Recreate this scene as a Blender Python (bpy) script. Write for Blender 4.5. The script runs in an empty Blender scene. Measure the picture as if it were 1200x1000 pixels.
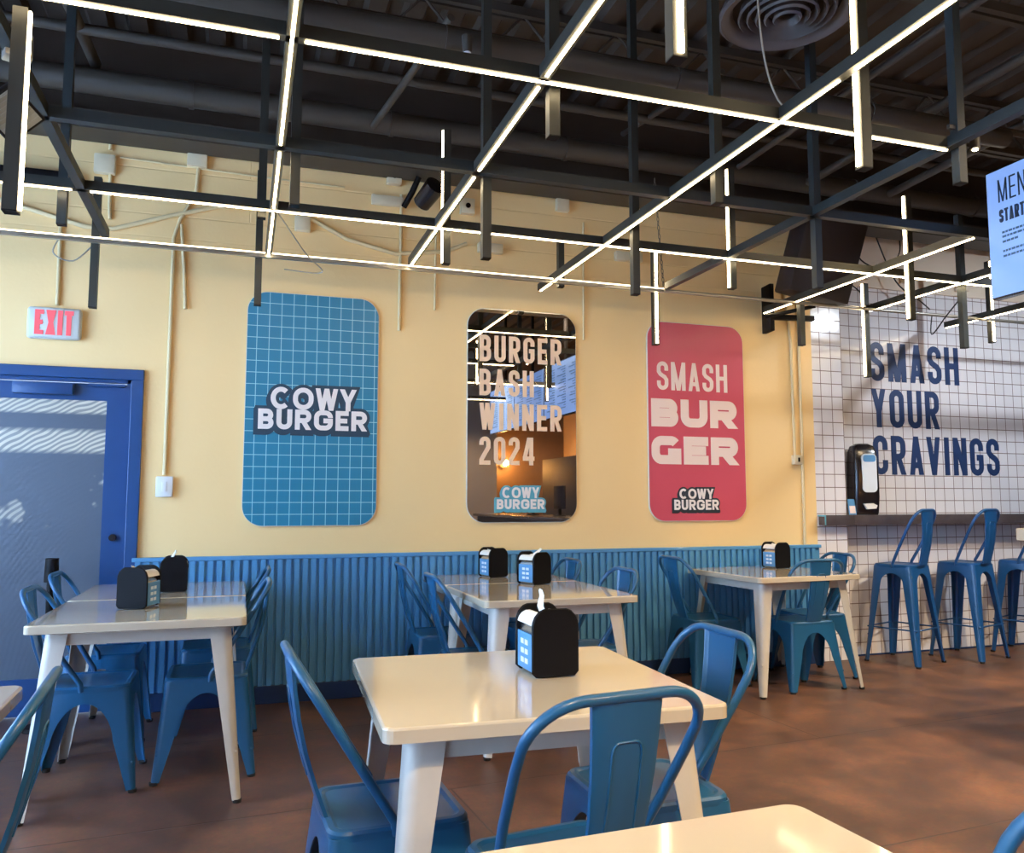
import bpy, bmesh, math, random, mathutils, mathutils.geometry
from mathutils import Vector, Matrix
random.seed(7)
SC = bpy.context.scene
COL = SC.collection
PI = math.pi
R = math.radians
YW = 5.46          # painted back wall
YT = 5.58          # recessed tiled wall

# ------------------------------------------------------------------ materials
def new_mat(name):
    m = bpy.data.materials.new(name); m.use_nodes = True
    nt = m.node_tree; b = nt.nodes['Principled BSDF']
    return m, nt, b

def rgb(c):
    return (c[0], c[1], c[2], 1.0)

def paint(name, col, rough=0.45, metal=0.0, var=0.06, bump=0.0, scale=12.0, coat=0.0, spec=0.5):
    """plain coated surface with slight procedural variation of tone and gloss"""
    m, nt, b = new_mat(name)
    N, L = nt.nodes, nt.links
    tc = N.new('ShaderNodeTexCoord')
    no = N.new('ShaderNodeTexNoise'); no.inputs['Scale'].default_value = scale; no.inputs['Detail'].default_value = 5
    L.new(tc.outputs['Object'], no.inputs['Vector'])
    mx = N.new('ShaderNodeMix'); mx.data_type = 'RGBA'
    mx.inputs['A'].default_value = rgb([c * (1 - var) for c in col])
    mx.inputs['B'].default_value = rgb([min(1, c * (1 + var)) for c in col])
    L.new(no.outputs['Fac'], mx.inputs['Factor'])
    L.new(mx.outputs['Result'], b.inputs['Base Color'])
    mr = N.new('ShaderNodeMapRange')
    mr.inputs['To Min'].default_value = max(0.02, rough - 0.06); mr.inputs['To Max'].default_value = rough + 0.06
    L.new(no.outputs['Fac'], mr.inputs['Value']); L.new(mr.outputs['Result'], b.inputs['Roughness'])
    b.inputs['Metallic'].default_value = metal
    b.inputs['Specular IOR Level'].default_value = spec
    if coat:
        b.inputs['Coat Weight'].default_value = coat; b.inputs['Coat Roughness'].default_value = 0.08
    if bump:
        bp = N.new('ShaderNodeBump'); bp.inputs['Strength'].default_value = bump; bp.inputs['Distance'].default_value = 0.004
        n2 = N.new('ShaderNodeTexNoise'); n2.inputs['Scale'].default_value = scale * 8
        L.new(tc.outputs['Object'], n2.inputs['Vector'])
        L.new(n2.outputs['Fac'], bp.inputs['Height']); L.new(bp.outputs['Normal'], b.inputs['Normal'])
    return m

def emit(name, col, strength):
    m, nt, b = new_mat(name)
    b.inputs['Base Color'].default_value = rgb([c * .6 for c in col])
    b.inputs['Emission Color'].default_value = rgb(col)
    b.inputs['Emission Strength'].default_value = strength
    return m

M = {}
M['chair'] = paint('blue_enamel', (0.012, 0.100, 0.228), 0.34, 0.0, 0.02, 0.0, 3, 0.15)
M['stool'] = paint('stool_blue_enamel', (0.008, 0.078, 0.25), 0.34, 0.0, 0.03, 0.0, 4, 0.3)
M['rubber'] = paint('black_rubber', (0.012, 0.012, 0.013), 0.7)
M['white_top'] = paint('white_gloss_laminate', (0.62, 0.54, 0.41), 0.09, 0.0, 0.02, 0.0, 3, 0.6)
M['white_leg'] = paint('white_painted_steel', (0.60, 0.56, 0.49), 0.35, 0.0, 0.08, 0.05, 14, 0.2)
M['shaded_white_leg'] = paint('shade_tinted_white_steel', (0.30, 0.48, 0.46), 0.35, 0.0, 0.06, 0.0, 9)  # white leg steel with shade and a teal reflection put into its colour
M['black_plastic'] = paint('black_plastic', (0.0045, 0.0045, 0.006), 0.55, 0.0, 0.1, 0, 20, 0, 0.15)
M['black_gloss'] = paint('black_gloss_plastic', (0.012, 0.010, 0.014), 0.2)
M['steel'] = paint('brushed_steel', (0.55, 0.55, 0.55), 0.25, 1.0, 0.1, 0, 30)
M['paper'] = paint('napkin_paper', (0.82, 0.78, 0.70), 0.9, 0, 0.04, 0.3, 30)
M['card_blue'] = paint('blue_printed_card', (0.10, 0.30, 0.55), 0.4, 0, 0.15, 0, 18)
M['card_white'] = paint('white_print', (0.75, 0.80, 0.82), 0.5)
M['bar_body'] = paint('grey_green_channel', (0.026, 0.027, 0.022), 0.5, 0.0, 0.12, 0, 8)
M['bar_blue'] = paint('slate_channel', (0.020, 0.027, 0.029), 0.5, 0.0, 0.12, 0, 8)
M['led'] = emit('led_diffuser', (1.0, 0.78, 0.46), 17.0)
M['led_soft'] = emit('led_rail_diffuser', (1.0, 0.82, 0.55), 3.0)
M['amber'] = emit('amber_glass', (1.0, 0.45, 0.10), 2.2)
M['rail'] = paint('aluminium_rail', (0.42, 0.40, 0.36), 0.3, 0.8, 0.1, 0, 10)
M['door'] = paint('cobalt_door_paint', (0.007, 0.058, 0.20), 0.38, 0, 0.08, 0.03, 6, 0.15)
M['navy'] = paint('navy_base_paint', (0.008, 0.035, 0.12), 0.5, 0, 0.1)
M['wain'] = paint('sky_blue_batten_paint', (0.088, 0.300, 0.560), 0.42, 0, 0.07, 0.03, 5, 0.1)
M['duct'] = paint('dark_painted_duct', (0.050, 0.042, 0.034), 0.5, 0.0, 0.2, 0.05, 4)
M['vent'] = paint('grey_painted_vent', (0.10, 0.088, 0.088), 0.5)
M['joist'] = paint('dark_painted_steel', (0.042, 0.034, 0.027), 0.65, 0.0, 0.2, 0.05, 4)
M['deck'] = paint('dark_painted_deck', (0.052, 0.036, 0.025), 0.75, 0.0, 0.25, 0.1, 3)
M['cable_black'] = paint('black_cable', (0.01, 0.01, 0.011), 0.5)
M['cable_pale'] = paint('pale_cable', (0.35, 0.32, 0.27), 0.6)
M['conduit'] = paint('cream_painted_conduit', (0.74, 0.60, 0.34), 0.5, 0, 0.06, 0.03, 6)
M['box_cream'] = paint('cream_painted_box', (0.72, 0.62, 0.42), 0.5, 0, 0.06)
M['chain'] = paint('dull_chain', (0.20, 0.17, 0.13), 0.5, 0.6)
M['print_pink'] = paint('blush_vinyl', (0.86, 0.70, 0.64), 0.55, 0, 0.02)
M['print_cream'] = paint('warm_white_vinyl', (0.84, 0.78, 0.74), 0.5, 0, 0.02)
M['print_peach'] = paint('peach_vinyl', (0.92, 0.66, 0.44), 0.55, 0, 0.02)
M['print_navy'] = paint('navy_vinyl', (0.018, 0.045, 0.14), 0.45, 0, 0.08)
M['logo_dark'] = paint('dark_slate_vinyl', (0.016, 0.050, 0.085), 0.5, 0, 0.06)
M['logo_black'] = paint('charcoal_vinyl', (0.018, 0.028, 0.045), 0.5, 0, 0.06)
M['logo_teal'] = paint('teal_vinyl', (0.10, 0.38, 0.48), 0.5, 0, 0.06)
M['pink'] = paint('coral_pink_panel', (0.62, 0.085, 0.13), 0.42, 0, 0.05, 0.0, 3, 0.1)
M['edge_white'] = paint('white_panel_edge', (0.72, 0.68, 0.60), 0.5)
M['exit_body'] = paint('pale_grey_plastic', (0.58, 0.62, 0.60), 0.4, 0, 0.03)
M['exit_red'] = emit('exit_red', (0.95, 0.12, 0.15), 0.30)
M['white_plastic'] = paint('white_plastic', (0.74, 0.76, 0.78), 0.35)
M['counter'] = paint('grey_stone_worktop', (0.075, 0.062, 0.066), 0.25, 0, 0.35, 0, 9, 0.3)
M['teal_edge'] = paint('teal_edge_strip', (0.10, 0.36, 0.44), 0.4)
M['grey_wall'] = paint('grey_wall_paint', (0.28, 0.27, 0.26), 0.7, 0, 0.05, 0.05, 5)
M['dark_wall'] = paint('charcoal_wall_paint', (0.035, 0.032, 0.032), 0.6, 0, 0.1)
M['kitchen_wall'] = paint('brown_kitchen_panelling', (0.16, 0.10, 0.065), 0.5, 0, 0.1)
M['ochre_wall'] = paint('ochre_wall_paint', (0.55, 0.34, 0.14), 0.6, 0, 0.08)
M['speaker'] = paint('dark_brown_speaker', (0.020, 0.014, 0.016), 0.55, 0, 0.1, 0.1, 20)
M['flood_grille'] = paint('ribbed_grey_glass', (0.30, 0.31, 0.28), 0.35, 0.2)
M['screen'] = emit('screen_blue', (0.27, 0.47, 0.98), 0.30)
M['screen_ink'] = paint('screen_navy_type', (0.015, 0.04, 0.09), 0.4)
M['screen_rule'] = paint('screen_grey_type', (0.05, 0.13, 0.24), 0.4)

def mirror_mat():
    m, nt, b = new_mat('tinted_mirror')
    b.inputs['Base Color'].default_value = (0.55, 0.52, 0.49, 1); b.inputs['Metallic'].default_value = 1
    N, L = nt.nodes, nt.links
    tc = N.new('ShaderNodeTexCoord'); no = N.new('ShaderNodeTexNoise'); no.inputs['Scale'].default_value = 2.0
    L.new(tc.outputs['Object'], no.inputs['Vector'])
    mr = N.new('ShaderNodeMapRange'); mr.inputs['To Min'].default_value = 0.0; mr.inputs['To Max'].default_value = 0.03
    L.new(no.outputs['Fac'], mr.inputs['Value']); L.new(mr.outputs['Result'], b.inputs['Roughness'])
    return m
M['mirror'] = mirror_mat()

def wall_mat():
    m, nt, b = new_mat('cream_painted_block')
    N, L = nt.nodes, nt.links
    tc = N.new('ShaderNodeTexCoord')
    no = N.new('ShaderNodeTexNoise'); no.inputs['Scale'].default_value = 0.9; no.inputs['Detail'].default_value = 6
    L.new(tc.outputs['Object'], no.inputs['Vector'])
    mx = N.new('ShaderNodeMix'); mx.data_type = 'RGBA'
    mx.inputs['A'].default_value = (0.89, 0.625, 0.29, 1); mx.inputs['B'].default_value = (0.93, 0.675, 0.33, 1)
    L.new(no.outputs['Fac'], mx.inputs['Factor']); L.new(mx.outputs['Result'], b.inputs['Base Color'])
    b.inputs['Roughness'].default_value = 0.5
    # block courses show only in the upper, unrendered masonry
    sep = N.new('ShaderNodeSeparateXYZ'); L.new(tc.outputs['Object'], sep.inputs[0])
    cmb = N.new('ShaderNodeCombineXYZ'); L.new(sep.outputs['X'], cmb.inputs['X']); L.new(sep.outputs['Z'], cmb.inputs['Y'])
    br = N.new('ShaderNodeTexBrick'); br.inputs['Scale'].default_value = 1
    br.inputs['Brick Width'].default_value = 40.0; br.inputs['Row Height'].default_value = 0.145; br.inputs['Mortar Size'].default_value = 0.006
    br.inputs['Mortar Smooth'].default_value = 0.6
    L.new(cmb.outputs[0], br.inputs['Vector'])
    hi = N.new('ShaderNodeMapRange'); hi.inputs['From Min'].default_value = 2.88; hi.inputs['From Max'].default_value = 2.94
    L.new(sep.outputs['Z'], hi.inputs['Value'])
    mul = N.new('ShaderNodeMath'); mul.operation = 'MULTIPLY'; L.new(br.outputs['Fac'], mul.inputs[0]); L.new(hi.outputs['Result'], mul.inputs[1])
    n2 = N.new('ShaderNodeTexNoise'); n2.inputs['Scale'].default_value = 45; n2.inputs['Detail'].default_value = 4
    L.new(tc.outputs['Object'], n2.inputs['Vector'])
    m3 = N.new('ShaderNodeMath'); m3.operation = 'MULTIPLY_ADD'; m3.inputs[1].default_value = -1.0
    L.new(mul.outputs[0], m3.inputs[0])
    m4 = N.new('ShaderNodeMath'); m4.operation = 'MULTIPLY'; m4.inputs[1].default_value = 0.22; L.new(n2.outputs['Fac'], m4.inputs[0])
    L.new(m4.outputs[0], m3.inputs[2])
    bp = N.new('ShaderNodeBump'); bp.inputs['Strength'].default_value = 0.55; bp.inputs['Distance'].default_value = 0.006
    L.new(m3.outputs[0], bp.inputs['Height']); L.new(bp.outputs['Normal'], b.inputs['Normal'])
    return m
M['wall'] = wall_mat()

def grid_mat(name, tile, line, size, mort, rough, var=0.04, bump=0.4, off=(0, 0)):
    m, nt, b = new_mat(name)
    N, L = nt.nodes, nt.links
    tc = N.new('ShaderNodeTexCoord'); sep = N.new('ShaderNodeSeparateXYZ'); L.new(tc.outputs['Object'], sep.inputs[0])
    ax = N.new('ShaderNodeMath'); ax.operation = 'ADD'; ax.inputs[1].default_value = off[0]; L.new(sep.outputs['X'], ax.inputs[0])
    ay = N.new('ShaderNodeMath'); ay.operation = 'ADD'; ay.inputs[1].default_value = off[1]; L.new(sep.outputs['Y'], ay.inputs[0])
    az = N.new('ShaderNodeMath'); az.operation = 'ADD'; L.new(ax.outputs[0], az.inputs[0]); L.new(ay.outputs[0], az.inputs[1])
    cmb = N.new('ShaderNodeCombineXYZ'); L.new(az.outputs[0], cmb.inputs['X']); L.new(sep.outputs['Z'], cmb.inputs['Y'])
    br = N.new('ShaderNodeTexBrick'); br.offset = 0.0; br.inputs['Scale'].default_value = 1
    br.inputs['Brick Width'].default_value = size; br.inputs['Row Height'].default_value = size
    br.inputs['Mortar Size'].default_value = mort; br.inputs['Mortar Smooth'].default_value = 0.15
    br.inputs['Color1'].default_value = rgb([c * (1 - var) for c in tile]); br.inputs['Color2'].default_value = rgb([min(1, c * (1 + var)) for c in tile])
    br.inputs['Mortar'].default_value = rgb(line)
    L.new(cmb.outputs[0], br.inputs['Vector']); L.new(br.outputs['Color'], b.inputs['Base Color'])
    mr = N.new('ShaderNodeMapRange'); mr.inputs['To Min'].default_value = rough; mr.inputs['To Max'].default_value = 0.8
    L.new(br.outputs['Fac'], mr.inputs['Value']); L.new(mr.outputs['Result'], b.inputs['Roughness'])
    if bump:
        inv = N.new('ShaderNodeMath'); inv.operation = 'SUBTRACT'; inv.inputs[0].default_value = 1; L.new(br.outputs['Fac'], inv.inputs[1])
        no = N.new('ShaderNodeTexNoise'); no.inputs['Scale'].default_value = 9; L.new(tc.outputs['Object'], no.inputs['Vector'])
        ad = N.new('ShaderNodeMath'); ad.operation = 'MULTIPLY_ADD'; ad.inputs[1].default_value = 0.5
        L.new(no.outputs['Fac'], ad.inputs[0]); L.new(inv.outputs[0], ad.inputs[2])
        bp = N.new('ShaderNodeBump'); bp.inputs['Strength'].default_value = bump; bp.inputs['Distance'].default_value = 0.003
        L.new(ad.outputs[0], bp.inputs['Height']); L.new(bp.outputs['Normal'], b.inputs['Normal'])
    return m
M['tile'] = grid_mat('white_wall_tile', (0.80, 0.775, 0.80), (0.20, 0.13, 0.12), 0.1045, 0.0032, 0.12, 0.03, 0.5, (0.06, 0))
M['poster_blue'] = grid_mat('blue_gridded_panel', (0.018, 0.21, 0.34), (0.36, 0.66, 0.72), 0.0755, 0.0022, 0.35, 0.02, 0.0, (0, 0))

def floor_mat():
    m, nt, b = new_mat('stained_concrete')
    N, L = nt.nodes, nt.links
    tc = N.new('ShaderNodeTexCoord')
    mp = N.new('ShaderNodeMapping'); mp.inputs['Rotation'].default_value = (0, 0, R(-4)); mp.inputs['Location'].default_value = (0.9, -0.05, 0)
    L.new(tc.outputs['Object'], mp.inputs['Vector'])
    n1 = N.new('ShaderNodeTexNoise'); n1.inputs['Scale'].default_value = 2.3; n1.inputs['Detail'].default_value = 12; n1.inputs['Roughness'].default_value = 0.68; n1.inputs['Distortion'].default_value = 0.15
    L.new(tc.outputs['Object'], n1.inputs['Vector'])
    cr = N.new('ShaderNodeValToRGB'); e = cr.color_ramp.elements
    e[0].position = 0.36; e[0].color = (0.070, 0.038, 0.026, 1); e[1].position = 0.68; e[1].color = (0.205, 0.092, 0.049, 1)
    x = cr.color_ramp.elements.new(0.5); x.color = (0.115, 0.056, 0.034, 1)
    L.new(n1.outputs['Fac'], cr.inputs['Fac'])
    n2 = N.new('ShaderNodeTexNoise'); n2.inputs['Scale'].default_value = 60; n2.inputs['Detail'].default_value = 3
    L.new(tc.outputs['Object'], n2.inputs['Vector'])
    g = N.new('ShaderNodeMix'); g.data_type = 'RGBA'; g.blend_type = 'OVERLAY'; g.inputs['Factor'].default_value = 0.30
    L.new(cr.outputs['Color'], g.inputs['A']); L.new(n2.outputs['Color'], g.inputs['B'])
    # soft streaks from mopping and wear
    mp2 = N.new('ShaderNodeMapping'); mp2.inputs['Scale'].default_value = (0.8, 3.4, 1); mp2.inputs['Rotation'].default_value = (0, 0, R(8))
    L.new(tc.outputs['Object'], mp2.inputs['Vector'])
    n3 = N.new('ShaderNodeTexNoise'); n3.inputs['Scale'].default_value = 1.5; n3.inputs['Detail'].default_value = 9; n3.inputs['Roughness'].default_value = 0.6; L.new(mp2.outputs[0], n3.inputs['Vector'])
    r3 = N.new('ShaderNodeMapRange'); r3.inputs['From Min'].default_value = 0.56; r3.inputs['From Max'].default_value = 0.72; r3.inputs['To Max'].default_value = 0.55
    L.new(n3.outputs['Fac'], r3.inputs['Value'])
    s = N.new('ShaderNodeMix'); s.data_type = 'RGBA'; s.inputs['B'].default_value = (0.050, 0.028, 0.020, 1)
    L.new(r3.outputs['Result'], s.inputs['Factor']); L.new(g.outputs['Result'], s.inputs['A'])
    br = N.new('ShaderNodeTexBrick'); br.inputs['Scale'].default_value = 1; br.inputs['Brick Width'].default_value = 4.1; br.inputs['Row Height'].default_value = 1.16
    br.inputs['Mortar Size'].default_value = 0.0055; br.inputs['Mortar Smooth'].default_value = 0.4
    L.new(mp.outputs[0], br.inputs['Vector'])
    j = N.new('ShaderNodeMix'); j.data_type = 'RGBA'; j.inputs['B'].default_value = (0.05, 0.032, 0.024, 1)
    jf = N.new('ShaderNodeMath'); jf.operation = 'MULTIPLY'; jf.inputs[1].default_value = 0.85; L.new(br.outputs['Fac'], jf.inputs[0])
    L.new(jf.outputs[0], j.inputs['Factor']); L.new(s.outputs['Result'], j.inputs['A'])
    L.new(j.outputs['Result'], b.inputs['Base Color'])
    mr = N.new('ShaderNodeMapRange'); mr.inputs['To Min'].default_value = 0.30; mr.inputs['To Max'].default_value = 0.58
    L.new(n1.outputs['Fac'], mr.inputs['Value']); L.new(mr.outputs['Result'], b.inputs['Roughness'])
    bp = N.new('ShaderNodeBump'); bp.inputs['Strength'].default_value = 0.35; bp.inputs['Distance'].default_value = 0.004; bp.invert = True
    L.new(br.outputs['Fac'], bp.inputs['Height']); L.new(bp.outputs['Normal'], b.inputs['Normal'])
    return m
M['floor'] = floor_mat()

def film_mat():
    """frosted film with a feather-like swirl; light reflections painted in as two pale bands, and a few loose sprigs"""
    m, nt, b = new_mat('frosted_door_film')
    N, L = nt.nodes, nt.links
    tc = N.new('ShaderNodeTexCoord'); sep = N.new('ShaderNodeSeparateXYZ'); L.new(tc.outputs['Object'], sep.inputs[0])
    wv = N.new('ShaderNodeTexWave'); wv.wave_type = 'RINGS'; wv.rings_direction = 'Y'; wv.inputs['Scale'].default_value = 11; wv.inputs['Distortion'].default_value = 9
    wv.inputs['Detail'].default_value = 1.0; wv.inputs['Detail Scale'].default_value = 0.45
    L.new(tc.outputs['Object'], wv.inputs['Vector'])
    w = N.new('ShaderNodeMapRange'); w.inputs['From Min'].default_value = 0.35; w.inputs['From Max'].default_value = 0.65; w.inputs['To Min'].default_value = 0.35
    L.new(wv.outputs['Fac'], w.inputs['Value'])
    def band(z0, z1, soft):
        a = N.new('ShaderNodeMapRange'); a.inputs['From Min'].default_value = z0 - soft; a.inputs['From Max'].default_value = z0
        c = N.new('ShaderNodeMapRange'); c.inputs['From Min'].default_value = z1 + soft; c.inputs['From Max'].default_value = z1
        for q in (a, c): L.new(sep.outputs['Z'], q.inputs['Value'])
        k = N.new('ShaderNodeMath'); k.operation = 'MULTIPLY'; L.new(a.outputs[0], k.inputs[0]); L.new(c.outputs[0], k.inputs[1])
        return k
    b1 = band(1.79, 1.95, 0.02); b2 = band(1.56, 1.66, 0.03)  # pale bands: light reflected in the glass, painted into its colour
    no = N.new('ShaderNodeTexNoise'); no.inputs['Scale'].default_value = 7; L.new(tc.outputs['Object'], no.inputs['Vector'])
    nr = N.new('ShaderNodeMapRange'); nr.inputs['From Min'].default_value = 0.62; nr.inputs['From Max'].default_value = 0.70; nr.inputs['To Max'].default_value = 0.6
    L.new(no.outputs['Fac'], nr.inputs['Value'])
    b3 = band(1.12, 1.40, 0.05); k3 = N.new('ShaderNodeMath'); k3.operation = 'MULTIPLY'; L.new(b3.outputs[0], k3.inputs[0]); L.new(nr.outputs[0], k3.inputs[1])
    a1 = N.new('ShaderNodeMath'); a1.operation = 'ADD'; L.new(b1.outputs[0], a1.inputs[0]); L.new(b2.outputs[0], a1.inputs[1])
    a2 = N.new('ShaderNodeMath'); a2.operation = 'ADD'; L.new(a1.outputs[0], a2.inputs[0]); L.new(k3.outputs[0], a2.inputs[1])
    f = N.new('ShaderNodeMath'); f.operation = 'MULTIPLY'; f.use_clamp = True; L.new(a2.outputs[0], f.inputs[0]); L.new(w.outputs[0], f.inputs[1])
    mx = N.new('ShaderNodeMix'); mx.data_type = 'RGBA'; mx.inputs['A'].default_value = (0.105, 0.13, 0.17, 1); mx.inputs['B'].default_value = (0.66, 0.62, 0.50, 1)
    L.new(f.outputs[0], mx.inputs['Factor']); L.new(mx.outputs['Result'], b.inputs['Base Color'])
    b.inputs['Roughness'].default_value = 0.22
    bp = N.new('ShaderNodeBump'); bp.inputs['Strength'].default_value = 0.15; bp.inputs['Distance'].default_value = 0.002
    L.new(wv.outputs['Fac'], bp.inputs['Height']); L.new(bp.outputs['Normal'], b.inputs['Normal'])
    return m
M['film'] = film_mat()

def glass_mat():
    m, nt, b = new_mat('window_glass')
    b.inputs['Transmission Weight'].default_value = 1; b.inputs['Roughness'].default_value = 0.0; b.inputs['IOR'].default_value = 1.01
    return m
M['glass'] = glass_mat()

# ------------------------------------------------------------------ mesh builder
class MB:
    def __init__(s): s.v = []; s.f = []
    def add(s, v, f):
        o = len(s.v); s.v += [tuple(p) for p in v]; s.f += [tuple(i + o for i in q) for q in f]
        return s
    def box(s, x0, x1, y0, y1, z0, z1, bev=0.0):
        if not bev:
            v = [(x, y, z) for z in (z0, z1) for y in (y0, y1) for x in (x0, x1)]
            return s.add(v, [(0, 2, 3, 1), (4, 5, 7, 6), (0, 1, 5, 4), (2, 6, 7, 3), (0, 4, 6, 2), (1, 3, 7, 5)])
        bm = bmesh.new()
        bmesh.ops.create_cube(bm, size=1)
        for q in bm.verts:
            q.co = ((x0 + x1) / 2 + q.co.x * (x1 - x0), (y0 + y1) / 2 + q.co.y * (y1 - y0), (z0 + z1) / 2 + q.co.z * (z1 - z0))
        bmesh.ops.bevel(bm, geom=bm.edges[:], offset=bev, segments=2, profile=0.5, affect='EDGES')
        bm.verts.index_update()
        s.add([q.co[:] for q in bm.verts], [[w.index for w in fc.verts] for fc in bm.faces]); bm.free()
        return s
    def rings(s, rs, cap0=True, cap1=True, closed=True):
        n = len(rs[0]); v = [p for r in rs for p in r]; f = []
        for k in range(len(rs) - 1):
            for i in range(n if closed else n - 1):
                j = (i + 1) % n
                f.append((k * n + i, k * n + j, (k + 1) * n + j, (k + 1) * n + i))
        if cap0: f.append(tuple(range(n))[::-1])
        if cap1: f.append(tuple((len(rs) - 1) * n + i for i in range(n)))
        return s.add(v, f)
    def tube(s, pts, r, n=10, close=False, cap=True):
        P = [Vector(p) for p in pts]; m = len(P); rs = []
        up = None
        for i in range(m):
            if close: t = (P[(i + 1) % m] - P[i - 1]).normalized()
            else: t = (P[min(i + 1, m - 1)] - P[max(i - 1, 0)]).normalized()
            if up is None:
                up = Vector((0, 0, 1)) if abs(t.z) < 0.9 else Vector((1, 0, 0))
            a = (up - t * up.dot(t)).normalized(); b = t.cross(a); up = a
            rr = r[i] if isinstance(r, (list, tuple)) else r
            rs.append([P[i] + (a * math.cos(2 * PI * k / n) + b * math.sin(2 * PI * k / n)) * rr for k in range(n)])
        if close: rs.append(rs[0])
        return s.rings(rs, cap and not close, cap and not close)
    def cyl(s, x, y, z0, z1, r0, r1=None, n=20):
        r1 = r0 if r1 is None else r1
        return s.rings([[(x + r * math.cos(2 * PI * k / n), y + r * math.sin(2 * PI * k / n), z) for k in range(n)] for z, r in ((z0, r0), (z1, r1))])
    def lathe(s, prof, c=(0, 0, 0), n=28, cap=False):
        return s.rings([[(c[0] + r * math.cos(2 * PI * k / n), c[1] + r * math.sin(2 * PI * k / n), c[2] + z) for k in range(n)] for r, z in prof], cap, cap)
    def prism(s, poly, fn):
        """extrude 2D polygon; fn(u,v,w) -> 3D, w in 0..1"""
        n = len(poly)
        return s.add([fn(u, v, 0) for u, v in poly] + [fn(u, v, 1) for u, v in poly],
                     [tuple(range(n))[::-1], tuple(range(n, 2 * n))] + [(i, (i + 1) % n, n + (i + 1) % n, n + i) for i in range(n)])
    def xf(s, m):
        s.v = [tuple(m @ Vector(p)) for p in s.v]; return s
    def build(s, name, mat, parent=None, angle=32, smooth=True, weld=True, **kw):
        me = bpy.data.meshes.new(name); bm = bmesh.new()
        vs = [bm.verts.new(p) for p in s.v]
        for q in s.f:
            try: bm.faces.new([vs[i] for i in q])
            except ValueError: pass
        if weld: bmesh.ops.remove_doubles(bm, verts=bm.verts[:], dist=1e-6)
        bmesh.ops.recalc_face_normals(bm, faces=bm.faces[:])
        bm.to_mesh(me); bm.free()
        me.materials.append(M[mat])
        if smooth:
            me.polygons.foreach_set('use_smooth', [True] * len(me.polygons))
            me.set_sharp_from_angle(angle=R(angle))
        o = bpy.data.objects.new(name, me); COL.objects.link(o)
        if parent: o.parent = parent
        for k, v in kw.items(): o[k] = v
        return o

def tag(o, label=None, cat=None, group=None, kind=None):
    if label: o['label'] = label
    if cat: o['category'] = cat
    if group: o['group'] = group
    if kind: o['kind'] = kind
    return o

def empty(name, loc, rz=0, label=None, cat=None, group=None):
    o = bpy.data.objects.new(name, None); COL.objects.link(o)
    o.empty_display_size = 0.1
    o.location = loc; o.rotation_euler = (0, 0, rz)
    return tag(o, label, cat, group)

def copy_tree(o, parent=None):
    c = o.copy(); COL.objects.link(c); c.parent = parent
    for ch in o.children: copy_tree(ch, c)
    return c

def rrect(w, h, r, n=6, cx=0, cy=0):
    """rounded rectangle polygon centred at cx, cy"""
    out = []
    for (sx, sy, a0) in ((1, 1, 0), (-1, 1, 90), (-1, -1, 180), (1, -1, 270)):
        for k in range(n + 1):
            a = R(a0 + 90 * k / n)
            out.append((cx + sx * (w / 2 - r) + r * math.cos(a), cy + sy * (h / 2 - r) + r * math.sin(a)))
    return out

# ------------------------------------------------------------------ lettering
def arc(cx, cy, rx, ry, a0, a1, n=8):
    return [(cx + rx * math.cos(R(a0 + (a1 - a0) * k / n)), cy + ry * math.sin(R(a0 + (a1 - a0) * k / n))) for k in range(n + 1)]

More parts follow.
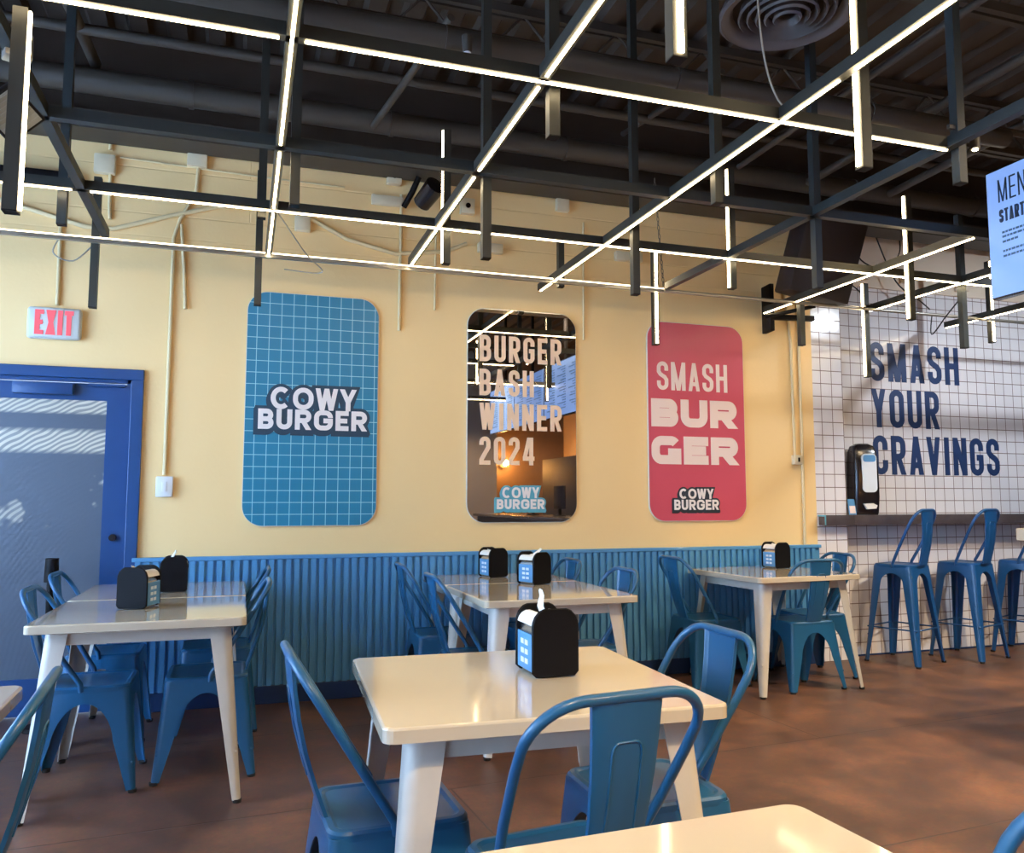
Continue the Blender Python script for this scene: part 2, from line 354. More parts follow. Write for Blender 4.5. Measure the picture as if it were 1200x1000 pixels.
def glyph(ch, w, h, t, rnd):
    """strokes of a capital in a w x h cell; ('P', pts, closed) ribbons of width t, ('Q', x0,y0,x1,y1) slanted bars"""
    a = t / 2; l, r_, b, T = a, w - a, a, h - a; m = h / 2
    r = max(min(rnd, (r_ - l) / 2), a * 1.02)
    S = []
    def pth(p, c=False): S.append(('P', p, c))
    def bar(x0, y0, x1, y1): S.append(('Q', x0, y0, x1, y1))
    if ch == 'O' or ch == '0':
        pth(arc(r_ - r, T - r, r, r, 0, 90) + arc(l + r, T - r, r, r, 90, 180) + arc(l + r, b + r, r, r, 180, 270) + arc(r_ - r, b + r, r, r, 270, 360), True)
    elif ch == 'C':
        e = 0.16 * h if rnd < w * .45 else 0.0
        if e: pth([(r_, min(m + 0.13 * h, T - r - .001))] + arc(r_ - r, T - r, r, r, 0, 90) + arc(l + r, T - r, r, r, 90, 180) + arc(l + r, b + r, r, r, 180, 270) + arc(r_ - r, b + r, r, r, 270, 360) + [(r_, max(m - 0.13 * h, b + r + .001))])
        else: pth(arc(l + r, m, r, (T - b) / 2, 48, 312, 22))
    elif ch == 'G' and t > .28 * h:
        pth(arc(r_ - r, T - r, r, r, 38, 90) + arc(l + r, T - r, r, r, 90, 180) + arc(l + r, b + r, r, r, 180, 270) + [(r_ - r, b), (r_, b), (r_, m - t * .12)])
        pth([(r_ + a, m - t * .30), (w * .56, m - t * .30)])
    elif ch == 'G':
        if rnd < w * .45:
            pth([(r_, min(m + 0.16 * h, T - r - .001))] + arc(r_ - r, T - r, r, r, 0, 90) + arc(l + r, T - r, r, r, 90, 180) + arc(l + r, b + r, r, r, 180, 270) + arc(r_ - r, b + r, r, r, 270, 360) + [(r_, max(m, b + r + .004))]); pth([(r_ + a, m - .02 * h), (w * 0.50, m - .02 * h)])
        else:
            pth(arc(l + r, m, r, (T - b) / 2, 45, 350, 24) + [(r_, m - t * .1), (w * .55, m - t * .1)])
    elif ch == 'U':
        pth([(l, h)] + arc(l + r, b + r, r, r, 180, 270) + arc(r_ - r, b + r, r, r, 270, 360) + [(r_, h)])
    elif ch == 'S':
        ry = min(r * 1.0, (m - b) / 2)
        pth([(r_, h * .68)] + arc(r_ - r, T - ry, r, ry, 0, 90) + arc(l + r, T - ry, r, ry, 90, 180) + [(l, m + ry * .95), (l + (r_ - l) * .22, m + .05 * h), (l + (r_ - l) * .78, m - .05 * h), (r_, m - ry * .95)]
            + arc(r_ - r, b + ry, r, ry, 0, -90) + arc(l + r, b + ry, r, ry, 270, 180) + [(l, h * .32)])
    elif ch == 'B':
        q = min(r, (T - m) / 2 * .98); rr = max(min(q, (r_ - l) / 1.2), a * 1.0)
        pth([(l, m), (l, T)] + arc(r_ - rr - .03 * w, T - rr, rr, rr, 90, 0) + arc(r_ - rr - .03 * w, m + rr, rr, rr, 0, -90) + [(l, m)])
        pth([(l, 0), (l, h)])
        pth([(l, m)] + arc(r_ - rr, m - rr, rr, rr, 90, 0) + arc(r_ - rr, b + rr, rr, rr, 0, -90) + [(l, b), (l, m)])
    elif ch in 'PR':
        mm = h * .46
        q = min(r, (T - mm) / 2 * .98)
        pth([(l, mm), (l, T)] + arc(r_ - q, T - q, q, q, 90, 0) + arc(r_ - q, mm + q, q, q, 0, -90) + [(l, mm)])
        pth([(l, 0), (l, h)])
        if ch == 'R': bar(w * .48, mm, r_, 0)
    elif ch == 'D':
        pth([(l, b), (l, T)] + arc(r_ - r, T - r, r, r, 90, 0) + arc(r_ - r, b + r, r, r, 0, -90), True)
    elif ch == 'E':
        pth([(l, 0), (l, h)]); pth([(l, T), (w, T)]); pth([(l, b), (w, b)]); pth([(l, m), (w * .9, m)])
    elif ch == 'F':
        pth([(l, 0), (l, h)]); pth([(l, T), (w, T)]); pth([(l, m), (w * .9, m)])
    elif ch == 'L':
        pth([(l, 0), (l, h)]); pth([(l, b), (w, b)])
    elif ch == 'T':
        pth([(0, T), (w, T)]); pth([(w / 2, 0), (w / 2, h)])
    elif ch == 'I':
        pth([(w / 2, 0), (w / 2, h)])
    elif ch == 'H':
        pth([(l, 0), (l, h)]); pth([(r_, 0), (r_, h)]); pth([(l, m), (r_, m)])
    elif ch == 'N':
        pth([(l, 0), (l, h)]); pth([(r_, 0), (r_, h)]); bar(l, h, r_, 0)
    elif ch == 'M':
        pth([(l, 0), (l, h)]); pth([(r_, 0), (r_, h)]); bar(l, h, w / 2, 0); bar(r_, h, w / 2, 0)
    elif ch == 'W':
        q = (r_ - l) / 4
        bar(l, h, l + q, 0); bar(l + 2 * q, h, l + q, 0); bar(l + 2 * q, h, l + 3 * q, 0); bar(r_, h, l + 3 * q, 0)
    elif ch == 'A':
        bar(w / 2, h, l, 0); bar(w / 2, h, r_, 0); pth([(w * .26, h * .25), (w * .74, h * .25)])
    elif ch == 'V':
        bar(l, h, w / 2, 0); bar(r_, h, w / 2, 0)
    elif ch == 'Y':
        bar(l, h, w / 2, h * .40); bar(r_, h, w / 2, h * .40); pth([(w / 2, 0), (w / 2, h * .44)])
    elif ch == 'X':
        bar(l, h, r_, 0); bar(r_, h, l, 0)
    elif ch == '2':
        pth([(l, h * .70)] + arc(l + r, T - r, r, r, 180, 90) + arc(r_ - r, T - r, r, r, 90, 0) + [(r_, h * .62), (l, b + .10 * h), (l, b), (w, b)])
    elif ch == '4':
        bar(w * .55, h, l * .9, h * .26); pth([(0, h * .24), (w, h * .24)]); pth([(w * .72, 0), (w * .72, h)])
    return S

def hull(p):
    p = sorted(set((round(a, 6), round(b, 6)) for a, b in p))
    if len(p) < 3: return None
    def half(q):
        o = []
        for c in q:
            while len(o) > 1 and (o[-1][0] - o[-2][0]) * (c[1] - o[-2][1]) - (o[-1][1] - o[-2][1]) * (c[0] - o[-2][0]) <= 1e-12: o.pop()
            o.append(c)
        return o[:-1]
    h = half(p) + half(p[::-1])
    return h if len(h) > 2 else None

def ribbon(out, pts, t, closed, grow=0.0):
    P = [Vector((p[0], p[1])) for p in pts]
    Q = [P[0]]
    for p in P[1:]:
        if (p - Q[-1]).length > 1e-5: Q.append(p)
    if closed and (Q[0] - Q[-1]).length < 1e-5: Q.pop()
    P = Q; n = len(P); hw = t / 2
    if n < 2: return
    if not closed and grow:
        P[0] = P[0] + (P[0] - P[1]).normalized() * grow; P[-1] = P[-1] + (P[-1] - P[-2]).normalized() * grow
    L_, R_ = [], []
    for i in range(n):
        if closed: d0 = (P[i] - P[i - 1]).normalized(); d1 = (P[(i + 1) % n] - P[i]).normalized()
        else:
            d0 = (P[i] - P[i - 1]).normalized() if i else (P[1] - P[0]).normalized()
            d1 = (P[i + 1] - P[i]).normalized() if i < n - 1 else d0
        n0 = Vector((-d0.y, d0.x)); n1 = Vector((-d1.y, d1.x)); b = (n0 + n1)
        b = b.normalized() if b.length > 1e-6 else n0
        k = min(1 / max(b.dot(n0), .3), 1.6)
        L_.append(P[i] + b * hw * k); R_.append(P[i] - b * hw * k)
    for i in range(n if closed else n - 1):
        j = (i + 1) % n
        out.append([(q.x, q.y) for q in (L_[i], R_[i], R_[j], L_[j])])

def plate(mb, polys, fn):
    """one clean plate from overlapping 2D pieces"""
    vs, fs = [], []
    for p in polys:
        h = hull(p)
        if h:
            fs.append(list(range(len(vs), len(vs) + len(h)))); vs += [Vector(q) for q in h]
    r = mathutils.geometry.delaunay_2d_cdt(vs, [], fs, 0, 1e-5, True)
    V = r[0]; F = [f for f, og in zip(r[2], r[5]) if len(og)]; n = len(V)
    cnt = {}
    for f in F:
        for k in range(len(f)):
            e = (f[k], f[(k + 1) % len(f)]); cnt[tuple(sorted(e))] = cnt.get(tuple(sorted(e)), 0) + 1
    faces = [tuple(n + q for q in f) for f in F] + [tuple(f)[::-1] for f in F]
    for f in F:
        for k in range(len(f)):
            a, b = f[k], f[(k + 1) % len(f)]
            if cnt[tuple(sorted((a, b)))] == 1: faces.append((a, b, n + b, n + a))
    mb.add([fn(v.x, v.y, 0) for v in V] + [fn(v.x, v.y, 1) for v in V], faces)

WF = {'M': 1.25, 'W': 1.35, 'I': 0.42, 'E': .88, 'F': .85, 'L': .85, 'S': .97, 'T': .9, '2': .95, '0': 1.0, '4': 1.02}
def word(mb, text, width, h, t, fn, gap=.2, rnd=None, grow=0.0, du=0.0, dv=0.0, wf=WF, out=None):
    """a line of capitals filling width; letters in a box with its origin bottom left"""
    tot = sum(wf.get(c, 1.0) for c in text) + gap * (len(text) - 1)
    u = width / tot; x = 0
    P = [] if out is None else out
    for c in text:
        w = wf.get(c, 1.0) * u
        r = (rnd if rnd is not None else w * .42)
        for s in glyph(c, w, h, t, r):
            if s[0] == 'P':
                ribbon(P, [(p[0] + x + du, p[1] + dv) for p in s[1]], t + 2 * grow, s[2], grow)
            else:
                _, x0, y0, x1, y1 = s
                L = math.hypot(x1 - x0, y1 - y0); hx = (t / 2) * min(L / max(abs(y1 - y0), 1e-4), 1.5) * .95 + grow * 1.15
                sy = 1 if y0 > y1 else -1
                P.append([(x + du + x0 - hx, dv + y0 + sy * grow), (x + du + x0 + hx, dv + y0 + sy * grow), (x + du + x1 + hx, dv + y1 - sy * grow), (x + du + x1 - hx, dv + y1 - sy * grow)])
        x += w + gap * u
    if out is None: plate(mb, P, fn)

def on_wall(x0, z0, y, d):
    """lettering plane on a wall that faces -y: front face at y-d"""
    return lambda u, v, w: (x0 + u, y - d * w, z0 + v)

# ------------------------------------------------------------------ room shell
def struct(name, mb, mat, **kw):
    o = mb.build(name, mat, smooth=kw.get('smooth', False)); o['kind'] = 'structure'; return o

struct('floor', MB().box(-3.2, 9.0, -5.2, 5.9, -0.08, 0), 'floor')
# corrugated roof deck
mb = MB(); prof = []
x = -3.2
while x < 9.0:
    prof += [(x, 4.13), (x + .10, 4.13), (x + .125, 4.17), (x + .20, 4.17)]; x += .225
v = [(p[0], y, p[1]) for y in (-5.2, 5.9) for p in prof]; n = len(prof)
mb.add(v, [(i, i + 1, n + i + 1, n + i) for i in range(n - 1)])
mb.box(-3.2, 9.0, -5.2, 5.9, 4.20, 4.28)
struct('ceiling', mb, 'deck')

# back wall with an opening for the door: x -1.64..-0.64, z 0..2.0
struct('wall_back', MB().box(-3.2, -1.60, YW, YW + .2, 0, 3.62).box(-1.60, -0.66, YW, YW + .2, 2.0, 3.62).box(-0.66, 4.33, YW, YW + .2, 0, 3.62), 'wall')
struct('wall_back_upper', MB().box(-3.2, 9.0, YW - .02, YW + .2, 3.62, 4.20), 'deck')
mb = MB().box(4.33, 4.62, YW - .001, YW + .2, 0, 3.06)
struct('wall_back_pier', mb, 'tile')
struct('wall_back_tiled', MB().box(4.62, 9.0, YT, YT + .12, 0, 3.06), 'tile')
M['beige'] = paint('beige_wall_paint', (0.85, 0.72, 0.58), 0.6, 0, 0.06, 0.1, 5)
struct('wall_back_plaster', MB().box(4.33, 9.0, YT - .02, YT + .14, 3.06, 3.62), 'beige')

# corrugated wainscot
mb = MB(); px = []; x = -0.60; per = 0.0515
while x < 4.325 - per:
    px += [(x, YW - .0225), (x + .002, YW - .040), (x + .032, YW - .040), (x + .034, YW - .0225)]; x += per
n = len(px)
mb.add([(p[0], p[1], z) for z in (.11, .885) for p in px], [(i, i + 1, n + i + 1, n + i) for i in range(n - 1)])
mb.box(-0.60, 4.325, YW - .022, YW - .001, .11, .885)
struct('trim_1', mb, 'wain')
struct('trim_2', MB().box(-0.615, 4.33, YW - .045, YW - .001, .885, .91, .004), 'wain')
struct('baseboard_back', MB().box(-0.60, 4.325, YW - .042, YW - .001, 0, .11, .004), 'navy')
struct('baseboard_tiled', MB().box(4.62, 9.0, YT - .008, YT - .001, 0, .012), 'navy')

# side, rear and kitchen walls
# left wall with two big windows
mb = MB().box(-3.2, -3.0, -5.2, YW, 0, .5).box(-3.2, -3.0, -5.2, YW, 2.9, 4.20)
for y0, y1 in ((-5.2, -4.6), (-2.0, -1.6), (1.4, 1.8), (4.9, YW)): mb.box(-3.2, -3.0, y0, y1, .5, 2.9)
struct('wall_left', mb, 'wall')
for i, (y0, y1) in enumerate(((-4.6, -2.0), (-1.6, 1.4), (1.8, 4.9))):
    w = MB()
    for q in (y0, y1 - .06, (y0 + y1) / 2 - .03): w.box(-3.14, -3.06, q, q + .06, .5, 2.9)
    w.box(-3.14, -3.06, y0, y1, .5, .56).box(-3.14, -3.06, y0, y1, 2.84, 2.9)
    fr = struct('window_%d' % (i + 1), w, 'door')
    MB().box(-3.105, -3.095, y0 + .03, y1 - .03, .53, 2.87).build('pane', 'glass', fr, smooth=False)
struct('wall_front', MB().box(-3.2, 4.7, -5.2, -4.4, 0, 4.20), 'grey_wall')
struct('wall_kitchen_end', MB().box(4.7, 9.0, -5.2, -4.9, 0, 4.20), 'kitchen_wall')
struct('wall_right', MB().box(8.8, 9.0, -4.9, 5.9, 0, 4.20), 'dark_wall')
struct('wall_kitchen_partition', MB().box(6.3, 6.5, -4.9, 1.0, 0, 3.0), 'ochre_wall')

# ------------------------------------------------------------------ door
dr = MB()
dr.box(-0.66, -0.59, YW - .03, YW + .12, 0, 1.985, .004).box(-1.64, -0.59, YW - .03, YW + .12, 1.985, 2.05, .004).box(-1.66, -1.60, YW - .03, YW + .12, 0, 1.985, .004)
dr.box(-0.685, -0.66, YW + .0, YW + .04, 0, 1.985).box(-1.60, -0.66, YW, YW + .04, 1.965, 1.985)
d = struct('door_1', dr, 'door')
lf = MB().box(-1.60, -1.47, YW + .045, YW + .09, .01, 1.963).box(-0.80, -0.688, YW + .045, YW + .09, .01, 1.963)
lf.box(-1.47, -0.80, YW + .045, YW + .09, 1.86, 1.963).box(-1.47, -0.80, YW + .045, YW + .09, .01, .22)
leaf = lf.build('door_leaf', 'door', d, smooth=False)
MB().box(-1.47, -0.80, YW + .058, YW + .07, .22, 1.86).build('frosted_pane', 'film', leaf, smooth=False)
MB().box(-1.30, -0.98, YW - .012, YW + .043, 1.885, 1.955, .006).build('door_closer', 'door', leaf)
MB().box(-0.90, -0.70, YW + .012, YW + .03, 1.945, 1.96).build('closer_arm', 'door', leaf)
k = MB().cyl(0, 0, 0, .03, .022, .020)
k.xf(Matrix.Translation((-0.735, YW + .044, 1.03)) @ Matrix.Rotation(R(90), 4, 'X')).build('door_knob', 'black_gloss', leaf)

# ------------------------------------------------------------------ furniture
def sheet_leg(sx, sy, h, top, bot, w_top, w_mid, w_bot, t0, ta, rr=.026, th=.004, full=False):
    """tapering pressed-steel corner leg; if full, flanges widen at the top into an arched apron"""
    ts = [0, t0] + [t0 + (ta - t0) * q for q in (.02, .06, .12, .2, .32, .48, .66, .84, 1.0)] + [ta + (1 - ta) * q for q in (.35, .7, .93, 1.0)]
    if not full: ts = [0, .03, .3, .6, .85, .96, 1.0]
    rings = []
    for t in ts:
        c = top + (bot - top) * t
        wl = w_mid + (w_bot - w_mid) * max(0, (t - ta) / (1 - ta)) if full else w_top + (w_bot - w_top) * t
        if full and t < ta:
            if t <= t0: w = c
            else:
                s = (t - t0) / (ta - t0); o = (c - w_mid) * math.sqrt(max(0, 1 - (1 - s) ** 2)); w = c - o
        else: w = wl
        r = min(rr, w * .55)
        out = [(c - w, c)] + [(c - r + r * math.sin(R(90 * k / 4)), c - r + r * math.cos(R(90 * k / 4))) for k in range(5)] + [(c, c - w)]
        ri = max(r - th, .001); ci = c - th
        inn = [(ci, c - w)] + [(ci - ri + ri * math.sin(R(90 * k / 4)), ci - ri + ri * math.cos(R(90 * k / 4))) for k in range(4, -1, -1)] + [(c - w, ci)]
        z = h * (1 - t) + .012 * t
        rings.append([(sx * p[0], sy * p[1], z) for p in out + inn])
    mb = MB().rings(rings)
    if full is False: pass
    # pressed dimple
    t = .72; c = top + (bot - top) * t; z = h * (1 - t)
    mb.lathe([(.0, .008), (.004, .006), (.0065, 0), (.004, -.006), (0, -.008)], (sx * (c - .008), sy * (c - .008), z), 8)
    return mb

def foot(sx, sy, c):
    return MB().cyl(sx * (c - .014), sy * (c - .014), 0, .014, .017, .019, 12)

def seat_mb(hw, z, skirt=.0):
    mb = MB(); rs = []
    for (w, zz, r) in ((hw - .004, z - .040, .05), (hw, z - .018, .05), (hw, z - .007, .05), (hw - .006, z, .046), (hw - .020, z + .001, .036), (hw - .030, z - .004, .03), (hw - .10, z - .008, .02)):
        rs.append([(p[0], p[1], zz) for p in rrect(2 * w, 2 * w, r, 5)])
    return mb.rings(rs, False, True)

def back_parts(root, zs, ztop, half, xs, xt, mat, sbot, stop):
    # round tube hoop: from the seat sides up and back to a rounded top
    r = .0118; pts = []; sh = half + .034
    def at(q, y): return (xs + (xt - xs) * q, y, zs + (ztop - zs) * q)
    L = math.hypot(xt - xs, ztop - zs); rc = .115
    pts.append((xs + .004, half, zs - .03)); pts.append(at(0, half)); pts.append(at(.30, half + .020)); pts.append(at(1 - rc / L - .14, sh - .002))
    for k in range(9):
        a = R(90 * k / 8)
        pts.append(at(1 - (rc - rc * math.sin(a)) / L, sh - rc + rc * math.cos(a)))
    pts += [(p[0], -p[1], p[2]) for p in pts[::-1]]
    MB().tube(pts, r, 10).build('back_hoop', mat, root, 50)
    # pressed splat with folded rims and a raised U
    rings = []; x0, z0 = -.176, zs - .012
    for q in (0, .06, .2, .4, .6, .8, .97, 1.0):
        z = z0 + (ztop - z0) * q; x = x0 + (xt - x0) * q - .018 * math.sin(PI * q) * (1 if xt < x0 else 1)
        w = sbot + (stop - sbot) * q
        rings.append([(x + .010, -w, z), (x, -w, z), (x - .004, -w + .012, z), (x - .006, 0, z), (x - .004, w - .012, z), (x, w, z), (x + .010, w, z), (x + .009, w - .004, z), (x + .001, w - .012, z), (x - .002, 0, z), (x + .001, -w + .012, z), (x + .009, -w + .004, z)])
    sp = MB().rings(rings).build('back_splat', mat, root, 40)
    e = []
    def at2(q, y):
        z = z0 + (ztop - z0) * q; return (x0 + (xt - x0) * q - .018 * math.sin(PI * q) - .0055, y, z)
    u = stop * .42
    for q in (.25, .5, .72): e.append(at2(q, u))
    for k in range(1, 5):
        a = R(90 * k / 4); e.append(at2(.72 + .06 * math.sin(a), u * .55 + u * .45 * math.cos(a)))
    e += [(p[0], -p[1], p[2]) for p in e[::-1]]
    MB().tube(e, .0028, 6).build('raised_rib', mat, sp, 60)
    for s in (1, -1):
        MB().lathe([(0, .008), (.008, .006), (.012, 0), (.008, -.006), (0, -.008)], (xs + .004, s * half, zs - .030), 10).build('hoop_bracket', mat, root)

def make_chair(name, label, loc, rz):
    root = empty(name, loc, rz, label, 'chair', 'blue metal cafe chairs')
    seat_mb(.18, .45).build('seat', 'chair', root, 20)
    for sx in (1, -1):
        for sy in (1, -1):
            lg = sheet_leg(sx, sy, .435, .178, .218 if sx > 0 else .224, .1, .078, .036, .13, .50, full=True).build('leg', 'chair', root, 40)
            foot(sx, sy, .220).build('rubber_foot', 'rubber', lg)
    back_parts(root, .462, .860, .176, -.020, -.270, 'chair', .060, .084)
    return root

def make_stool(loc, rz):
    root = empty('bar_stool', loc, rz)
    seat_mb(.155, .76).build('seat', 'stool', root, 20)
    for sx in (1, -1):
        for sy in (1, -1):
            lg = sheet_leg(sx, sy, .745, .153, .216, .1, .076, .036, .075, .17, full=True).build('leg', 'stool', root, 40)
            foot(sx, sy, .217).build('rubber_foot', 'rubber', lg)
    c = .19
    MB().tube([(c, c, .27), (c, -c, .27), (-c, -c, .27), (-c, c, .27)], .006, 8, close=True).build('foot_ring', 'stool', root, 60)
    back_parts(root, .77, 1.18, .150, -.01, -.225, 'stool', .06, .09)
    return root

def make_table(name, label, loc, rz, h=.76, w=.84, top_mat='white_top', leg_mat='white_leg', cat='table', group='white square cafe tables', th=.038):
    root = empty(name, loc, rz, label, cat, group)
    rs = []
    for (q, z, r) in ((w / 2 - .012, h - th, .022), (w / 2, h - th + .004, .030), (w / 2, h - .006, .030), (w / 2 - .002, h - .002, .028), (w / 2 - .007, h, .025)):
        rs.append([(p[0], p[1], z) for p in rrect(2 * q, 2 * q, r, 6)])
    MB().rings(rs).build('tabletop', top_mat, root, 14)
    a = w / 2 - .085
    ap = MB()
    for s in (1, -1):
        ap.box(-a + .03, a - .03, s * a - .008, s * a + .008, h - th - .055, h - th)
        ap.box(s * a - .008, s * a + .008, -a + .03, a - .03, h - th - .055, h - th)
    ap.build('apron', leg_mat, root, smooth=False)
    for sx in (1, -1):
        for sy in (1, -1):
            lg = sheet_leg(sx, sy, h - th, w / 2 - .065, w / 2 - .005, .088, 0, .034, 0, 0, rr=.034, full=False).build('leg', leg_mat, root, 40)
            foot(sx, sy, w / 2 - .005).build('rubber_foot', 'rubber', lg)
    return root

TABLES = [
    ('table_center', (0.742, 2.215), -2.6, 1.0, 'white square cafe table nearest the camera in full view, one napkin dispenser on it'),
    ('table_left', (-0.385, 4.13), 0, 1.0, 'front white table of the pair by the blue door, left napkin dispenser on it'),
    ('table_left_back', (-0.385, 4.985), 0, .99, 'rear white table of the pair by the blue door, against the ribbed wainscot'),
    ('table_mid', (1.565, 4.33), 0, .98, 'front white table of the pair below the mirror sign'),
    ('table_mid_back', (1.565, 5.075), 0, .76, 'rear white table of the pair below the mirror sign, against the wainscot'),
    ('table_right', (3.55, 4.99), 3, 1.0, 'white square cafe table below the pink sign, beside the tiled wall'),
    ('table_near', (0.475, 0.745), 2.5, 1.0, 'white cafe table cut by the bottom edge of the photo, nothing on it'),
    ('table_edge', (-0.945, 2.12), 2, 1.0, 'white cafe table cut by the left edge, behind it a blue chair'),
]
t0 = None
for nm, (x, y), rz, sy, lab in TABLES:
    if t0 is None: o = t0 = make_table('cafe_table', lab, (x, y, 0), R(rz))
    else: o = copy_tree(t0)
    o.location = (x, y, 0); o.rotation_euler.z = R(rz); o.scale = (1, sy, 1); o['label'] = lab

CH = [  # x, y, facing angle (deg, 0 = +x), label
    (0.395, 2.27, 2, 'blue metal chair at the left side of the near full-view table, seat tucked under'),
    (0.715, 1.80, 97, 'blue metal chair seen from behind, in front of the near full-view table'),
    (1.12, 2.20, 180, 'blue metal chair at the right side of the near full-view table'),
    (-0.62, 4.20, 0, 'blue metal chair left of the front table by the door'),
    (-0.67, 5.00, 0, 'blue metal chair directly before the door glass, beside the black stand'),
    (-0.13, 4.26, 180, 'blue metal chair at the right of the front table by the door'),
    (-0.11, 5.02, 180, 'blue metal chair right of the rear table by the door'),
    (1.20, 5.06, 0, 'blue metal chair left of the rear table below the mirror sign, seat visible'),
    (1.22, 4.28, 0, 'blue metal chair left of the front table below the mirror sign'),
    (1.83, 5.12, 180, 'blue metal chair right of the rear table below the mirror sign, only back showing'),
    (1.83, 4.32, 180, 'blue metal chair right of the front table below the mirror sign'),
    (3.10, 5.12, 0, 'blue metal chair left of the table below the pink sign'),
    (3.64, 4.84, 92, 'blue metal chair seen from behind at the front of the table below the pink sign'),
    (3.96, 5.10, 176, 'blue metal chair right of the table below the pink sign, against the tiled pier'),
    (-0.655, 2.04, 184, 'blue metal chair cut by the left edge, nearest the camera there'),
    (0.80, 0.70, 180, 'blue metal chair cut by the bottom right corner, only its tube showing'),
]
c0 = None
for x, y, rz, lab in CH:
    if c0 is None: o = c0 = make_chair('cafe_chair', lab, (x, y, 0), R(rz))
    else: o = copy_tree(c0)
    o.location = (x, y, 0); o.rotation_euler.z = R(rz); o['label'] = lab

ST = [(4.965, 5.275, 110, 'blue bar stool nearest the tiled pier, first at the wall counter'),
      (5.61, 5.275, 106, 'blue bar stool second from the tiled pier at the wall counter'),
      (6.25, 5.275, 112, 'blue bar stool partly hidden behind the second stool, at the right edge')]
s0 = None
for x, y, rz, lab in ST:
    if s0 is None: o = s0 = make_stool((x, y, 0), R(rz))
    else: o = copy_tree(s0)
    o.location = (x, y, 0); o.rotation_euler.z = R(rz); tag(o, lab, 'bar stool', 'blue bar stools at the wall counter')

make_table('high_table', 'tall table with cream top and white legs tinted teal by painted shade cut by the right edge', (4.50, 3.08, 0), 0, 1.10, .84, 'white_top', 'shaded_white_leg', 'high table', None, .07)

# ------------------------------------------------------------------ napkin dispensers
def make_holder(loc, rz, label, flap):
    root = empty('napkin_dispenser', loc, rz, label, 'napkin dispenser', 'black napkin dispensers on the tables')
    W, Hh, L = .070, .188, .074
    def arch(w, h, base=0):
        p = [(-w, base + .012), (-w + .012, base), (w - .012, base), (w, base + .012), (w, h - .05)]
        p += [(w * .62 * math.cos(R(a)) + w * .38 * (1 if a < 90 else -1 if a > 90 else 0), h - .05 + .05 * math.sin(R(a))) for a in (15, 35, 60, 80, 100, 120, 145, 165)]
        p += [(-w, h - .05)]
        return p
    for s in (-1, 1):
        pm = MB(); q = [arch(W, Hh), arch(W + .002, Hh + .003)]
        pm.rings([[(s * L - s * .010, p[0], p[1]) for p in arch(W - .002, Hh - .002)], [(s * L - s * .002, p[0], p[1]) for p in arch(W, Hh)], [(s * L + s * .004, p[0], p[1]) for p in arch(W - .003, Hh - .003, .002)]])
        pm.build('end_panel', 'black_plastic', root, 40)
    MB().rings([[(x, p[0], p[1]) for p in arch(W - .008, Hh - .034)] for x in (-L + .008, L - .008)]).build('body', 'steel', root, 40)
    for s in (-1, 1):
        f = MB().box(-L + .012, L - .012, s * (W - .009), s * (W - .003), .012, .115, .003).build('face_plate', 'card_blue', root)
        mk = MB()
        for i, z in enumerate((.090, .064, .038)):
            for j in (-.030, .004):
                mk.box(j, j + .024, s * (W - .003), s * (W - .0015), z - .008, z + .006)
        mk.build('printed_marks', 'card_white', f, smooth=False)
        # curved stack of napkins bulging from the opening
        rs = []
        for k in range(7):
            a = R(10 + 22 * k); rs.append([(x, s * (.034 + .034 * math.cos(a)), .134 + .036 * math.sin(a)) for x in (-L + .014, -L + .05, L - .05, L - .014)])
        MB().rings(rs, False, False, False).build('napkin_stack', 'paper', root, 60)
    # pulled-up napkin
    kx, hgt, lean = flap
    rs = []
    for k in range(6):
        q = k / 5
        w = .030 * (1 - q * .55); zz = Hh - .030 + hgt * q; yy = lean * q + .01 * math.sin(q * 5)
        rs.append([(kx - w, yy - .004, zz), (kx, yy + .010 * (1 - q), zz + .004), (kx + w, yy - .002, zz - .004), (kx + w * .3, yy - .008, zz)])
    MB().rings(rs).build('napkin', 'paper', root, 60)
    return root
HO = [((0.845, 2.26, .762), 90, 'black napkin dispenser with a tall napkin sticking up, on the near full-view table', (0, .075, .03)),
      ((1.665, 4.66, .762), 112, 'black napkin dispenser, right one of the two below the mirror sign', (0, .045, -.04)),
      ((1.565, 5.17, .762), 102, 'black napkin dispenser, left one of the two below the mirror sign', (0, .018, .05)),
      ((-0.44, 4.20, .762), 72, 'black napkin dispenser on the front table by the blue door', (0, .03, .05)),
      ((-0.34, 4.90, .762), 92, 'black napkin dispenser on the rear table by the blue door', (0, .06, .01)),
      ((3.75, 5.20, .762), 97, 'black napkin dispenser below the pink sign', (0, .02, .04))]
for loc, rz, lab, fl in HO: make_holder(loc, R(rz), lab, fl)

# ------------------------------------------------------------------ wall counter and its things
ct = tag(MB().box(4.345, 8.8, YT - .21, YT - .001, 1.06, 1.14, .004).build('wall_counter', 'counter'), 'long dark grey stone ledge on the tiled wall behind the stools', 'counter')
ct.data.materials.clear(); ct.data.materials.append(M['counter'])
# notch the ledge round the pier: rebuild as two joined blocks
bm_ = MB().box(4.345, 4.62, YW - .09, YW - .001, 1.06, 1.14, .003).box(4.62, 8.8, YW - .09, YT - .001, 1.06, 1.14, .003)
old = ct.data; tmp = bm_.build('tmp', 'counter'); ct.data = tmp.data; bpy.data.objects.remove(tmp); bpy.data.meshes.remove(old); ct.data.name = 'wall_counter'
MB().box(4.338, 4.345, YW - .09, YW - .001, 1.128, 1.14).box(4.338, 4.345, YW - .09, YW - .082, 1.06, 1.128).build('end_strip', 'teal_edge', ct, smooth=False)

